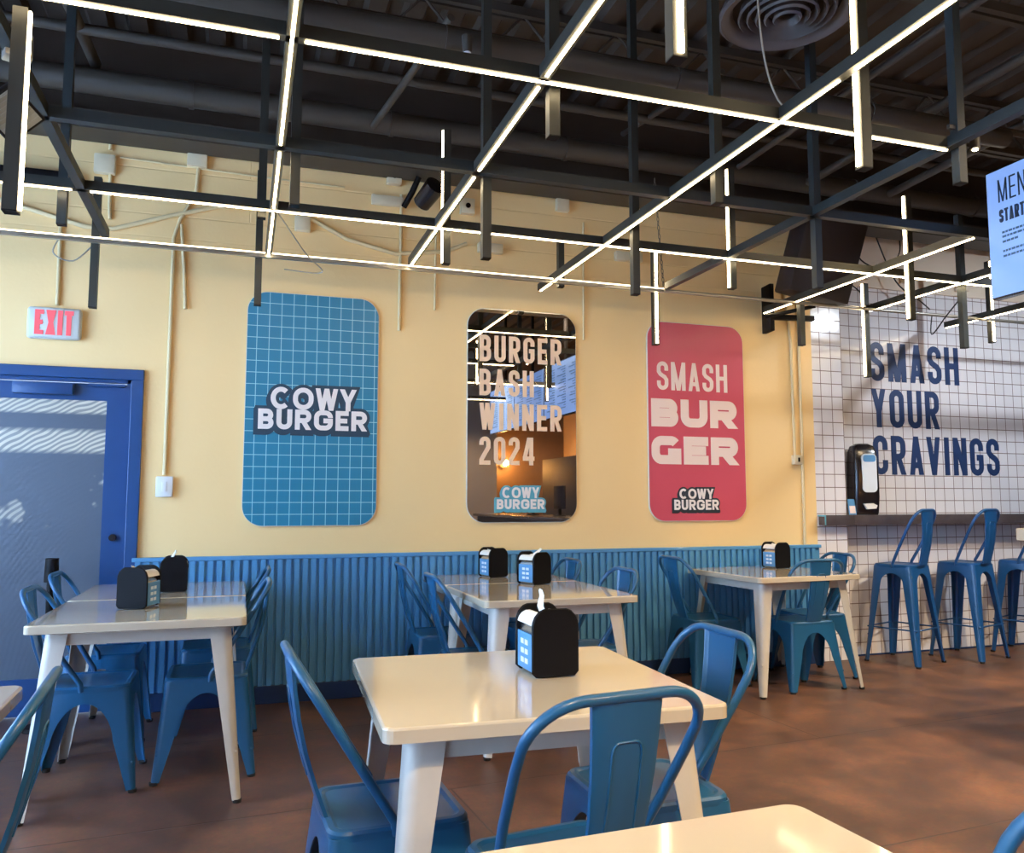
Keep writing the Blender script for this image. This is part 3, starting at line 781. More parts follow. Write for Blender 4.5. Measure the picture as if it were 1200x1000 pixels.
dz = 1.14
D = empty('towel_dispenser', (4.80, 5.475, dz), R(-14), 'tall black napkin dispenser with clear window standing on the wall counter', 'dispenser')
rs = []
for z, w, dd in ((0, .098, .065), (.02, .102, .07), (.14, .105, .085), (.3, .102, .09), (.42, .100, .085), (.51, .098, .07), (.555, .088, .05), (.575, .05, .03)):
    rs.append([(p[0], p[1], z) for p in rrect(2 * w, 2 * dd, min(.03, dd * .8), 4)])
MB().rings(rs).build('housing', 'black_gloss', D, 40)
MB().prism(rrect(.120, .31, .035, 5, 0.012, .335), lambda u, v, w: (u, -.078 - .018 * w, v)).build('window', 'card_white', D, smooth=False)
MB().prism(rrect(.104, .055, .02, 4, 0.012, .452), lambda u, v, w: (u, -.096 - .002 * w, v)).build('window_tint', 'card_blue', D, smooth=False)
MB().prism(rrect(.125, .05, .02, 4, 0.01, .075), lambda u, v, w: (u, -.066 - .014 * w, v)).build('napkin_slot', 'black_plastic', D, smooth=False)
MB().prism([(-.02, .045), (.055, .05), (.065, .075), (.03, .092), (-.045, .088)], lambda u, v, w: (u, -.080 - .02 * w, v)).build('napkin', 'paper', D, smooth=False)
T = MB().box(-.035, .035, -.004, .0, 0, .125).xf(Matrix.Rotation(R(-8), 4, 'X'))
tc_ = tag(T.build('table_card', 'card_blue', smooth=False), 'small blue printed card standing beside the tall black dispenser', 'card'); tc_.location = (4.655, 5.435, dz + .001)
MB().box(-.028, .028, -.0065, -.0052, .01, .07).xf(Matrix.Rotation(R(-8), 4, 'X')).build('pale_print', 'print_pink', tc_, smooth=False)

# ------------------------------------------------------------------ wall signs
def logo(parent, x0, x1, zc0, zc1, xb0, xb1, zb0, zb1, yf, fore, backm, g, shadow=True):
    wl = {'W': 1.30, 'C': 1.14, 'O': 1.16, 'Y': .98, 'B': .86, 'U': .88, 'R': .92, 'G': 1.08, 'E': .76}
    h1, h2 = zc1 - zc0, zb1 - zb0; t = h1 * .215
    bk = MB(); pc = []
    for du, dv in (((0, 0), (-g * .2, -g * .45), (-g * .4, -g * .9)) if shadow else ((0, 0),)):
        word(bk, 'COWY', x1 - x0, h1, t, None, .10, 9, g, du, dv, wl, pc)
        word(bk, 'BURGER', xb1 - xb0, h2, t, None, .16, h2 * .24, g, du + xb0 - x0, dv + zb0 - zc0, wl, pc)
    plate(bk, pc, on_wall(x0, zc0, yf, .003))
    bk.build('logo_backing', backm, parent, smooth=False, weld=False)
    fr = MB()
    word(fr, 'COWY', x1 - x0, h1, t, on_wall(x0, zc0, yf - .003, .003), .10, 9, 0, 0, 0, wl)
    word(fr, 'BURGER', xb1 - xb0, h2, t, on_wall(xb0, zb0, yf - .003, .003), .16, h2 * .24, 0, 0, 0, wl)
    fr.build('logo_lettering', fore, parent, smooth=False, weld=False)

def panel(name, label, xc, zc, w, h, r, mat, d=.018):
    root = empty(name, (xc, YW, zc - h / 2), 0, label, 'wall sign')
    bp_ = MB().prism(rrect(w, h, r, 10), lambda u, v, q: (u, -.001 - (d - .003) * q, v + h / 2)).build('backing_board', 'edge_white', root, 30)
    MB().prism(rrect(w - .008, h - .008, r - .004, 10), lambda u, v, q: (u, -(d - .003) - .003 * q, v + h / 2)).build('sign_face', mat, root, 30)
    return root
def lettering(parent, name, mat, lines, yf, d=.003):
    mb = MB()
    for (tx, x0, x1, z0, z1, t, gap, rnd) in lines:
        word(mb, tx, x1 - x0, z1 - z0, t, on_wall(x0, z0, yf, d), gap, rnd)
    return mb.build(name, mat, parent, smooth=False, weld=False)

# blue gridded sign (coordinates local to the sign's root)
def loc(p, xc, zb): return p - xc
s1 = panel('grid_sign', 'blue rounded wall sign with white grid lines and burger restaurant lettering', .422, 1.845, .845, 1.51, .13, 'poster_blue')
zb = 1.845 - .755
logo(s1, .157 - .422, .702 - .422, 1.838 - zb, 1.982 - zb, .083 - .422, .772 - .422, 1.708 - zb, 1.838 - zb, -.018, 'print_cream', 'logo_dark', .020)
# mirror sign
s2 = panel('mirror_sign', 'dark mirror wall sign with peach award lettering', 1.865, 1.85, .815, 1.50, .13, 'mirror')
zb = 1.85 - .75; X = 1.865
lettering(s2, 'award_lettering', 'print_peach', [
    ('BURGER', 1.546 - X, 2.158 - X, 2.222 - zb, 2.409 - zb, .030, .30, None),
    ('BASH', 1.546 - X, 1.946 - X, 1.982 - zb, 2.169 - zb, .030, .30, None),
    ('WINNER', 1.546 - X, 2.157 - X, 1.743 - zb, 1.930 - zb, .030, .30, None),
    ('2024', 1.547 - X, 1.950 - X, 1.500 - zb, 1.695 - zb, .030, .30, None)], -.018)
logo(s2, 1.712 - X, 1.985 - X, 1.270 - zb, 1.346 - zb, 1.672 - X, 2.023 - X, 1.194 - zb, 1.262 - zb, -.018, 'print_cream', 'logo_teal', .013)
# pink sign
s3 = panel('pink_sign', 'coral pink rounded wall sign with blush burger lettering', 3.262, 1.85, .83, 1.50, .13, 'pink')
zb = 1.85 - .75; X = 3.262
lettering(s3, 'thin_lettering', 'print_pink', [('SMASH', 2.925 - X, 3.528 - X, 2.080 - zb, 2.295 - zb, .030, .26, None)], -.018)
wide = {'B': 1.0, 'U': 1.02, 'R': 1.04, 'G': 1.08, 'E': .92}
mb = MB()
for tx, x0, x1, z0, z1 in (('BUR', 2.872, 3.606, 1.803, 2.013), ('GER', 2.87, 3.61, 1.523, 1.733)):
    word(mb, tx, x1 - x0, z1 - z0, .068, on_wall(x0 - X, z0 - zb, -.018, .003), .10, .050, 0, 0, 0, wide)
mb.build('wide_lettering', 'print_pink', s3, smooth=False, weld=False)
logo(s3, 3.095 - X, 3.386 - X, 1.266 - zb, 1.342 - zb, 3.05 - X, 3.428 - X, 1.184 - zb, 1.260 - zb, -.018, 'print_cream', 'logo_black', .013)

# stencilled slogan on the tiles
W = empty('wall_slogan', (5.0, YT, 1.47), 0, 'navy condensed three-line slogan lettering on the white tiled wall', 'wall lettering')
for tx, x1, z0, z1 in (('SMASH', 5.97, 2.262, 2.595), ('YOUR', 5.73, 1.868, 2.195), ('CRAVINGS', 6.385, 1.472, 1.80)):
    mb = MB(); word(mb, tx, x1 - 5.01, z1 - z0, .052, on_wall(.01, z0 - 1.47, -.001, .003), .26)
    mb.build('word_' + tx.lower(), 'print_navy', W, smooth=False, weld=False)

# exit sign
E_ = empty('exit_sign', (-1.09, YW, 2.21), 0, 'pale grey exit sign with red letters above the blue door', 'exit sign')
MB().box(-.145, .145, -.05, -.001, .0, .19, .018).build('housing', 'exit_body', E_, 50)
mb = MB(); word(mb, 'EXIT', .205, .148, .026, on_wall(-.102, .022, -.050, .003), .22)
mb.build('exit_lettering', 'exit_red', E_, smooth=False, weld=False)

# light switch, outlet
S_ = empty('light_switch', (-0.452, YW, 1.275), 0, 'white light switch box right of the blue door', 'light switch')
MB().box(-.048, .048, -.035, -.001, 0, .125, .006).build('switch_plate', 'white_plastic', S_)
MB().box(-.015, .015, -.041, -.034, .032, .092, .003).build('rocker', 'white_plastic', S_)
O_ = empty('wall_outlet', (4.145, YW, 1.535), 0, 'small cream socket box near the tiled pier', 'outlet')
MB().box(-.04, .04, -.04, -.001, 0, .075, .006).build('outlet_box', 'box_cream', O_)
MB().box(-.004, .012, -.043, -.039, .022, .055).build('socket', 'black_plastic', O_, smooth=False)

# conduits and boxes painted with the wall
def conduit(pts, label, r=.011, mat='conduit', name='conduit', cat='conduit', group=None):
    o = MB().tube([(p[0], (p[2] if len(p) > 2 else YW - .014), p[1]) for p in pts], r, 8).build(name, mat, None, 60)
    return tag(o, label, cat, group)
conduit([(-1.09, 3.10), (-1.085, 2.42)], 'cream conduit dropping to the exit sign')
conduit([(-.83, 3.32), (-.825, 3.05), (-.82, 2.98)], 'short cream conduit below the left junction box')
conduit([(-.835, 3.62), (-.835, 3.42)], 'short cream conduit above the left junction box')
conduit([(-.32, 3.42), (-.33, 3.2), (-.42, 3.02), (-.452, 2.9), (-.455, 1.41)], 'long cream conduit running down to the light switch', .012)
conduit([(-.41, 2.99), (-.385, 2.7), (-.37, 2.45)], 'thin cream conduit left stub beside the switch conduit')
conduit([(-.78, 3.38), (.0, 3.36), (.6, 3.355)], 'thin cream cable between the junction boxes', .006)
conduit([(-1.6, 3.08), (-1.2, 2.98), (-.96, 2.92), (-.8, 2.92), (-.5, 3.03), (-.2, 3.13), (.1, 3.17), (.35, 3.13), (.62, 3.0), (.95, 2.93), (1.3, 2.98), (1.45, 3.05)], 'drooping cream hose looping along the upper wall', .015, name='wall_hose', cat='hose')
conduit([(.985, 3.35), (.98, 2.4)], 'cream conduit stub between the blue and mirror signs')
conduit([(1.23, 3.2), (1.225, 2.56)], 'faint cream conduit just left of the mirror sign', .007)
conduit([(2.34, 3.3), (2.335, 2.42)], 'cream conduit between the mirror and pink signs', .008)
conduit([(4.07, 3.0), (4.125, 2.5), (4.13, 1.61)], 'cream conduit dropping to the socket box')
conduit([(4.20, 3.0), (4.20, .91)], 'cream conduit running full height at the wall corner', .012)
BX = [(-.86, 3.32, .12, .12, 'left junction box on the upper wall by the chain'), (-.33, 3.43, .12, .12, 'second junction box from the left on the upper wall'),
      (.33, 3.07, .10, .10, 'small junction box behind the third hanging rod'), (2.17, 3.41, .10, .10, 'square cream box high above the gap between mirror and pink signs'),
      (2.70, 3.07, .22, .07, 'flat cream box high above the pink sign'), (1.62, 3.03, .18, .07, 'flat cream box high above the mirror sign')]
for x, z, w, h, lab in BX:
    tag(MB().box(x - w / 2, x + w / 2, YW - .045, YW - .001, z - h / 2, z + h / 2, .006).build('junction_box', 'box_cream'), lab, 'junction box')
for x, z, lab in ((.93, 3.46, 'cream box with round black lens left of the camera'), (1.45, 3.31, 'cream box with dark slot right of the camera')):
    b_ = empty('sensor_box', (x, YW, z - .05), 0, lab, 'sensor')
    MB().box(-.05, .05, -.05, -.001, 0, .11, .005).build('box', 'box_cream', b_)
    k = MB().cyl(0, 0, 0, .008, .018); k.xf(Matrix.Translation((0, -.049, .055)) @ Matrix.Rotation(R(90), 4, 'X')).build('lens', 'black_gloss', b_)
C_ = empty('security_camera', (1.06, YW, 3.28), 0, 'dark wall-mounted camera on a bracket above the mirror sign', 'camera')
MB().box(-.28, -.06, -.03, -.001, -.02, .05, .006).build('cream_base', 'box_cream', C_)
MB().tube([(-.06, -.03, -.02), (-.02, -.10, .06), (.02, -.14, .16)], .020, 8).build('bracket', 'black_plastic', C_, 50)
k = MB().cyl(0, 0, -.09, .09, .062, .07, 18); k.xf(Matrix.Translation((.08, -.18, .03)) @ Matrix.Rotation(R(62), 4, 'X') @ Matrix.Rotation(R(20), 4, 'Y')).build('camera_body', 'black_gloss', C_)
tag(MB().box(-1.55, -1.02, YW - .09, YW - .001, 3.15, 3.225, .01).build('sensor_bar', 'black_plastic'), 'long black box on the upper wall at the left edge', 'wall box')

# loudspeaker on wall bracket
SP = empty('loudspeaker', (4.04, 4.95, 3.06), R(-8), 'large dark brown loudspeaker on a wall bracket above the pink sign', 'loudspeaker')
k = MB().box(-.24, .24, -.13, .13, -.32, .32, .02); k.xf(Matrix.Rotation(R(12), 4, 'Y') @ Matrix.Rotation(R(10), 4, 'X')); k.build('cabinet', 'speaker', SP)
MB().box(-.25, -.215, .32, .46, -.50, -.13, .004).box(-.24, .1, .28, .32, -.42, -.38, .004).tube([(-.3, .3, -.4), (0, .1, -.35)], .015, 8).build('bracket', 'black_plastic', SP)
# the black stand in front of the door
BS = empty('black_stand', (-1.00, 5.22, 0), 0, 'thin black upright stand with a wider top in front of the blue door', 'stand')
MB().cyl(0, 0, 0, .02, .11, .10).build('base', 'black_plastic', BS)
MB().cyl(0, 0, .02, .80, .022, .022).build('post', 'black_plastic', BS)
MB().cyl(0, 0, .80, .93, .038, .034).build('head', 'black_plastic', BS)

# ------------------------------------------------------------------ suspended light grid
ZG = 2.70; BW = .019; BH = .046
def bar(axis, fixed, a, b, label, lit, mat='bar_body', gaps=(), w=BW, h=BH):
    """horizontal channel along X or Y; opal strip on its underside"""
    cx, cy = ((a + b) / 2, fixed) if axis == 'X' else (fixed, (a + b) / 2)
    root = empty('linear_light' if lit else 'ceiling_bar', (cx, cy, ZG), 0, label, 'ceiling light' if lit else 'ceiling bar')
    L = (b - a) / 2
    def bx(m, u0, u1, s, z0, z1):
        if axis == 'X': m.box(u0, u1, -s, s, z0, z1)
        else: m.box(-s, s, u0, u1, z0, z1)
    m = MB(); bx(m, -L, L, w, .006, .006 + h); m.build('channel', mat, root, smooth=False)
    if lit:
        m = MB(); cur = -L + .004; mid = (a + b) / 2
        for g in sorted(gaps):
            bx(m, cur, g - mid - .04, w * .27, .0015, .0057); cur = g - mid + .04
        bx(m, cur, L - .004, w * .27, .0015, .0057)
        m.build('opal_strip', 'led', root, smooth=False)
    return root
YX = [-.76, .11, .955, 1.93, 2.75, 3.82, 4.55, 5.6]
bar('X', 2.57, -1.6, 2.75, 'lit ceiling bar parallel to the wall, nearest the camera', True, 'bar_body', (.11,))
bar('X', 1.20, -1.6, 3.9, 'lit ceiling bar parallel to the wall, seen only in the mirror sign', True, 'bar_body', (.11, .955))
bar('X', -.40, -1.6, 3.6, 'lit ceiling bar above the camera, seen only in the mirror sign', True)
bar('X', 3.42, -1.6, 4.6, 'unlit dark ceiling bar parallel to the wall, above the block wall edge', False, 'bar_blue')
bar('X', 4.19, -2.2, 6.6, 'long lit ceiling bar parallel to the wall, second row back', True, 'bar_body', (-.76,))
# slim rail along the wall, its strip on the upper front corner
r1 = empty('linear_light', (.8, 4.97, ZG), 0, 'slim lit rail closest to the cream wall, left of the pink sign', 'ceiling light')
MB().box(-3.2, 1.93, -.012, .012, -.014, .008).build('channel', 'rail', r1, smooth=False)
MB().box(-3.2, 1.93, -.0125, .006, .0085, .016).build('opal_strip', 'led_soft', r1, smooth=False)
tag(MB().tube([(2.74, 4.97, ZG), (7.5, 4.97, ZG)], .013, 10).build('hanging_rail', 'rail', None, 50), 'slim unlit metal rail closest to the tiled wall', 'rail')
bar('Y', -.76, 2.57, 4.92, 'unlit dark ceiling bar crossing at the far left, beside the floodlight', False, 'bar_blue')
bar('Y', .11, .6, 4.97, 'lit ceiling bar running towards the blue grid sign', True, 'bar_body', (3.42, 4.19))
bar('Y', .955, .2, 4.92, 'lit ceiling bar running towards the left edge of the mirror sign', True, 'bar_body', (2.57, 3.42))
bar('Y', 1.93, .0, 5.26, 'lit ceiling bar running diagonally over the mirror sign', True, 'bar_body', (2.2,))
bar('Y', 2.75, 1.2, 4.95, 'unlit slate ceiling bar ending over the pink sign', False, 'bar_blue')
bar('Y', 3.82, 3.42, 5.36, 'lit short ceiling bar ending in front of the loudspeaker', True)
bar('Y', 4.55, 3.3, 5.05, 'lit short ceiling bar over the tiled pier', True)
bar('Y', 5.60, 3.2, 5.34, 'lit short ceiling bar over the last word of the slogan', True)

ZTOP = 4.13
def rod(x, y, zb, zt, label, lit=None, mat='bar_body'):
    """vertical hanging rod; lit = 'L' strip on the -x face, 'F' strip on the -y face, 'R' strip on the +x face"""
    s = .020
    root = empty('vertical_light' if lit else 'hanging_rod', (x, y, zb), 0, label, 'ceiling light' if lit else 'hanging rod')
    h = zt - zb
    MB().box(-s, s, -s, s, 0, h).build('channel', mat, root, smooth=False)
    k = .008
    if lit:
        m = MB(); z0, z1 = .006, min(h, 1.3) - .004
        if lit == 'L': m.box(-s - .006, -s - .0005, -k, k, z0, z1)
        if lit == 'R': m.box(s + .0005, s + .006, -k, k, z0, z1)
        if lit == 'B': m.box(-k, k, s + .0005, s + .006, z0, z1)
        if lit == 'F': m.box(-k, k, -s - .006, -s - .0005, z0, z1)
        m.build('opal_strip', 'led', root, smooth=False)
    MB().box(-s, s, -s, s, -.004, 0).build('end_cap', 'black_plastic', root, smooth=False)
rod(3.43, 1.75, 2.44, 3.45, 'long lit vertical rod by the service counter, seen in the mirror sign', 'B')
rod(2.56, 1.75, 2.60, 3.12, 'short lit vertical rod by the service counter, seen in the mirror sign', 'B')
rod(-.655, 2.63, 2.08, 2.69, 'lit vertical rod at the far left, strip on its right face', 'R')
rod(-.845, 4.245, 2.55, ZTOP, 'unlit hanging rod left of the exit sign chain', None, 'bar_blue')
rod(-.825, 5.025, 2.33, 3.08, 'unlit short rod hanging over the right of the exit sign')
rod(.175, 3.475, 2.49, ZTOP, 'unlit hanging rod above the blue grid sign, thickest of the cluster')
rod(.055, 4.245, 2.68, ZTOP, 'unlit hanging rod above the blue grid sign, ending at the second row')
rod(.055, 5.025, 2.41, 3.23, 'unlit thin rod ending just over the top left of the blue grid sign')
rod(1.015, 4.245, 2.53, 3.28, 'lit vertical rod left of the mirror sign', 'L')
rod(1.015, 3.475, 2.34, ZTOP, 'unlit hanging rod over the left of the mirror sign')
rod(1.015, 2.63, 2.54, ZTOP, 'unlit short-ended rod at the nearest row over the mirror sign')
rod(1.01, 1.75, 2.36, ZTOP, 'lit vertical rod at the top edge of the photo above the mirror sign', 'F')
rod(1.985, 3.92, 2.36, ZTOP, 'unlit hanging rod between the mirror and pink signs')
rod(1.99, 5.025, 2.68, 3.0, 'unlit stub rod where the diagonal bar meets the slim rail')
rod(2.695, 5.025, 2.33, 3.05, 'lit vertical rod ending over the pink sign', 'F')
rod(1.975, 3.09, 2.57, ZTOP, 'unlit hanging rod over the left edge of the pink sign, near row')
rod(2.805, 4.245, 2.54, 3.29, 'lit vertical rod above the pink sign', 'L')
rod(2.81, 3.475, 2.35, ZTOP, 'unlit slate rod in front of the loudspeaker', None, 'bar_blue')
rod(1.985, 2.2, 2.38, ZTOP, 'lit vertical rod nearest the round ceiling vent', 'L')
rod(2.81, 2.57, 2.57, ZTOP, 'unlit slate rod at the right end of the near lit bar', None, 'bar_blue')
rod(3.875, 3.95, 2.36, 3.14, 'lit vertical rod over the slogan, right one', 'L')
rod(4.49, 5.025, 2.19, 2.91, 'lit vertical rod in front of the first letter of the slogan', 'L')
rod(3.875, 4.99, 2.39, 3.18, 'unlit rod in front of the tiled pier edge')
rod(4.605, 4.245, 2.28, 3.2, 'unlit slate rod over the right end of the first slogan line', None, 'bar_blue')
rod(5.74, 5.025, 2.53, 3.2, 'lit vertical rod below the menu screen', 'F')

# floodlight clamped on the far-left bar
F_ = empty('floodlight', (-.745, 2.93, 2.60), R(24), 'small square floodlight with ribbed front clamped to the far-left bar', 'spotlight')
hd = MB().box(-.07, .07, -.02, .03, -.07, .07, .008); mt = Matrix.Translation((0, 0, -.10)) @ Matrix.Rotation(R(30), 4, 'X') @ Matrix.Rotation(R(38), 4, 'Y'); hd.xf(mt)
hd_o = hd.build('housing', 'black_plastic', F_)
g = MB().box(-.060, .060, -.026, -.020, -.060, .060)
for k in range(9): g.box(-.055 + k * .0125, -.051 + k * .0125, -.030, -.026, -.058, .058)
g.xf(mt).build('ribbed_front', 'flood_grille', hd_o, smooth=False)
MB().tube([(0, .0, -.06), (.02, .01, .02), (.03, .02, .1)], .012, 8).box(-.03, .05, -.02, .04, .085, .175, .005).build('clamp', 'rail', F_)

# chains
def chain(p0, p1, label):
    n = int((Vector(p1) - Vector(p0)).length / .032); mb = MB()
    for i in range(n):
        c = Vector(p0).lerp(Vector(p1), (i + .5) / n); ring = []
        for k in range(10):
            a = 2 * PI * k / 10; u = .008 * math.cos(a); w = .019 * math.sin(a)
            ring.append((c.x + (u if i % 2 else 0), c.y + (0 if i % 2 else u), c.z + w))
        mb.tube(ring, .0028, 5, close=True)
    tag(mb.build('hanging_chain', 'chain', None, 60), label, 'chain')
chain((-1.03, 5.25, 4.0), (-1.03, 5.25, 3.26), 'rusty chain hanging over the exit sign')
chain((2.80, 5.2, 3.6), (2.86, 5.2, 2.80), 'rusty chain hanging above the pink sign')

# loose cables
def cable(pts, label, r=.004, mat='cable_pale'):
    P = [Vector(p) for p in pts]; out = []
    for i in range(len(P) - 1):
        a = P[max(i - 1, 0)]; b = P[i]; c = P[i + 1]; d_ = P[min(i + 2, len(P) - 1)]
        for k in range(6):
            t = k / 6; out.append(.5 * ((2 * b) + (c - a) * t + (2 * a - 5 * b + 4 * c - d_) * t * t + (3 * b - a - 3 * c + d_) * t ** 3))
    out.append(P[-1])
    tag(MB().tube(out, r, 6).build('cable', mat, None, 60), label, 'cable')
cable([(1.95, 2.75, 3.9), (1.93, 2.70, 3.4), (1.90, 2.62, 3.0), (1.93, 2.58, 2.80), (2.0, 2.56, 2.74)], 'thin pale cable hanging from the round ceiling vent')
cable([(-.99, 5.02, 2.74), (-1.03, 5.0, 2.62), (-.93, 5.0, 2.58), (-.84, 5.02, 2.68)], 'short pale cable loop at the left end of the slim rail')
cable([(.12, 4.2, 2.72), (.3, 4.7, 2.66), (.42, 4.95, 2.62), (.2, 4.95, 2.62)], 'thin pale cable loop over the blue grid sign')
cable([(4.75, 5.5, 3.5), (4.85, 5.45, 3.25), (5.1, 5.45, 3.2), (5.25, 5.45, 3.35), (5.3, 5.5, 3.55)], 'black cable loop high on the beige wall, left one', .006, 'cable_black')
cable([(5.05, 5.5, 3.5), (5.2, 5.45, 3.1), (5.45, 5.45, 2.95), (5.6, 5.5, 2.9)], 'black cable trailing down beside the loudspeaker, right one', .006, 'cable_black')
cable([(4.45, 4.97, 2.71), (4.6, 5.2, 2.9), (4.4, 5.3, 3.1)], 'short black cable at the tiled pier', .005, 'cable_black')
cable([(5.0, 4.6, 2.76), (5.15, 4.9, 2.68), (5.1, 5.0, 2.55), (5.08, 4.97, 2.70)], 'black cable hanging above the slogan', .005, 'cable_black')
for x, z, w, lab in ((4.9, 3.12, .10, 'left small box on the beige wall'), (5.35, 3.12, .09, 'middle small box on the beige wall'), (5.95, 3.10, .12, 'right small box on the beige wall')):
    tag(MB().box(x, x + w, YT - .07, YT - .021, z, z + .11, .005).build('junction_box', 'beige'), lab + ' above the slogan', 'junction box')

# ------------------------------------------------------------------ menu screens
XS = 3.75
def screen(y_left, lab, first):
    root = empty('menu_screen', (XS, y_left - .61, 2.31), 0, lab, 'screen', 'menu screens over the service counter')
    MB().box(.0, .05, -.61, .61, 0, .69, .004).build('bezel', 'black_gloss', root)
    sc = MB().box(-.004, -.0005, -.602, .602, .008, .682).build('display', 'screen', root, smooth=False)
    fn = lambda u0, v0: (lambda u, v, w: (-.004 - .0015 * w, .602 - u0 - u, v0 + v))
    if first:
        m = MB(); word(m, 'MENU', .215, .122, .0085, fn(.068, .505), .32); m.build('heading', 'screen_ink', sc, smooth=False, weld=False)
        m = MB(); word(m, 'STARTERS', .235, .070, .012, fn(.068, .395), .20); m.build('subheading', 'screen_ink', sc, smooth=False, weld=False)
    m = MB()
    rows = (.335, .312, .285, .235, .208) if first else [.60 - .032 * k for k in range(17)]
    for j, z in enumerate(rows):
        for c in range(1 if first else 3):
            u = .08 + c * .37; end = u + (.40 if first else .28) * (.6 + .4 * math.sin(j * 2.3 + c))
            while u < end:
                wd = .010 + .016 * random.random()
                m.prism([(u, 0), (u + wd, 0), (u + wd, .011), (u, .011)], fn(0, z)); u += wd + .005
    m.build('small_print', 'screen_rule', sc, smooth=False)
    MB().box(.05, .075, -.03, .03, .3, ZTOP - 2.31).build('mounting_pole', 'black_plastic', root, smooth=False)
screen(3.27, 'light blue menu screen at the right edge, first one by the tiled wall', True)
screen(2.03, 'light blue menu screen over the service counter, second from the tiled wall', False)
screen(.79, 'light blue menu screen over the service counter, third from the tiled wall', False)
screen(-.45, 'light blue menu screen over the service counter, farthest from the tiled wall', False)
tag(MB().box(3.80, 4.6, -2.6, 1.55, 0, 1.0, .01).build('service_counter', 'dark_wall'), 'dark service counter below the menu screens, seen in the mirror sign', 'counter')
tag(MB().box(3.74, 4.66, -2.66, 1.6, 1.001, 1.04, .004).build('service_worktop', 'counter'), 'grey worktop of the service counter, seen in the mirror sign', 'worktop')
for i, (y, h) in enumerate(((1.1, .32), (.2, .42), (-.9, .36))):
    q = empty('counter_till', (4.2, y, 1.04), 0, ('black till nearest the front', 'black till in the middle', 'black till at the far end')[i] + ' of the service counter', 'till')
    MB().cyl(0, 0, 0, .02, .1, .09).build('base', 'black_plastic', q); MB().box(-.02, .02, -.18, .18, .1, h, .006).build('screen', 'black_gloss', q)
    MB().box(-.02, .02, -.02, .02, .02, .12).build('stem', 'black_plastic', q)
tag(MB().box(5.2, 5.95, -3.2, -.2, 0, 2.0, .01).build('kitchen_cabinet', 'dark_wall'), 'tall dark kitchen cabinet behind the service counter', 'cabinet')

# ------------------------------------------------------------------ ceiling services
def duct(y, z, r, x0, x1, label, seams=True):
    root = empty('round_duct', ((x0 + x1) / 2, y, z), 0, label, 'duct'); L = (x1 - x0) / 2
    MB().tube([(-L, 0, 0), (L, 0, 0)], r, 24).build('pipe', 'duct', root, 50)
    k = -L + .3
    while k < L:
        MB().tube([(k - .015, 0, 0), (k + .015, 0, 0)], r + .008, 24).build('seam_band', 'duct', root, 50); k += 1.22
duct(5.14, 3.70, .075, -3.1, 8.6, 'dark round pipe running along the top of the cream wall')
duct(3.60, 3.42, .055, -3.1, 4.3, 'dark round duct crossing the middle of the ceiling')
tag(MB().box(-3.1, 8.6, 5.30, 5.43, 3.46, 3.60).box(-3.1, 8.6, 5.22, 5.43, 3.45, 3.462).build('wall_beam', 'duct', smooth=False), 'dark steel angle beam along the head of the cream wall', 'beam')
tag(MB().tube([(-3.1, 3.75, 3.56), (8.0, 3.75, 3.56)], .022, 8).build('pipe', 'joist', None, 60), 'thin dark pipe parallel to the middle duct', 'pipe')
tag(MB().tube([(-3.1, 4.75, 3.80), (8.0, 4.75, 3.80)], .03, 8).build('pipe', 'joist', None, 60), 'thin dark sprinkler pipe under the deck', 'pipe')
def joist(y, z0, z1, label):
    root = empty('roof_joist', (2.7, y, z0), 0, label, 'roof joist', 'open web roof joists')
    h = z1 - z0; m = MB().box(-5.8, 6.0, -.045, -.010, 0, .05).box(-5.8, 6.0, .010, .045, 0, .05); m.build('bottom_chord', 'joist', root, smooth=False)
    MB().box(-5.8, 6.0, -.045, -.010, h - .05, h).box(-5.8, 6.0, .010, .045, h - .05, h).build('top_chord', 'joist', root, smooth=False)
    pts = []; x = -5.7; up = 0
    while x < 6: pts.append((x, 0, .025 if not up else h - .025)); up = 1 - up; x += .30
    MB().tube(pts, .011, 6).build('web', 'joist', root, 10)
for y, lab in ((4.35, 'farthest open web roof joist, near the cream wall'), (3.05, 'second open web roof joist from the cream wall'), (1.75, 'open web roof joist nearest the camera')):
    joist(y, 3.74, 4.125, lab)
def cross(x0, y0, z0, x1, y1, z1, r, lab, name='cross_pipe', cat='pipe'):
    tag(MB().tube([(x0, y0, z0), (x1, y1, z1)], r, 8).build(name, 'duct', None, 60), lab, cat)
cross(-.95, 3.0, 3.70, -.90, 5.2, 3.84, .035, 'dark pipe running to the wall at the far left')
cross(.95, 3.9, 3.72, .72, 5.0, 3.60, .022, 'dark strut above the mirror sign')
cross(2.55, 3.9, 3.70, 2.50, 5.1, 3.85, .018, 'dark strut above the pink sign')
cross(3.9, 2.5, 3.62, 3.95, 4.95, 3.62, .030, 'dark pipe bending down towards the loudspeaker')
cross(4.6, 1.6, 3.68, 4.7, 4.95, 3.62, .03, 'dark pipe right of the loudspeaker')
cross(3.3, 1.0, 3.66, 3.35, 4.95, 3.66, .02, 'thin dark pipe left of the menu screen pole')
VT = empty('round_vent', (2.40, 3.12, 3.56), 0, 'round dark ceiling vent with concentric rings', 'ceiling vent')
MB().lathe([(.30, .05), (.32, .0), (.305, -.012), (.27, .0), (.25, .04)], n=40).build('outer_ring', 'vent', VT, 50)
for k, r in enumerate((.215, .175, .135, .095, .055)):
    MB().lathe([(r, .045 - k * .006), (r + .012, .0 - k * .006), (r + .004, -.010 - k * .006), (r - .010, .02 - k * .006)], n=36).build('cone_ring', 'vent', VT, 50)
MB().cyl(0, 0, .06, .56, .27, .27, 32).build('neck', 'joist', VT)
SL = empty('track_spot', (.93, 3.50, 3.36), 0, 'small spotlight with a white rim on the middle duct', 'spotlight')
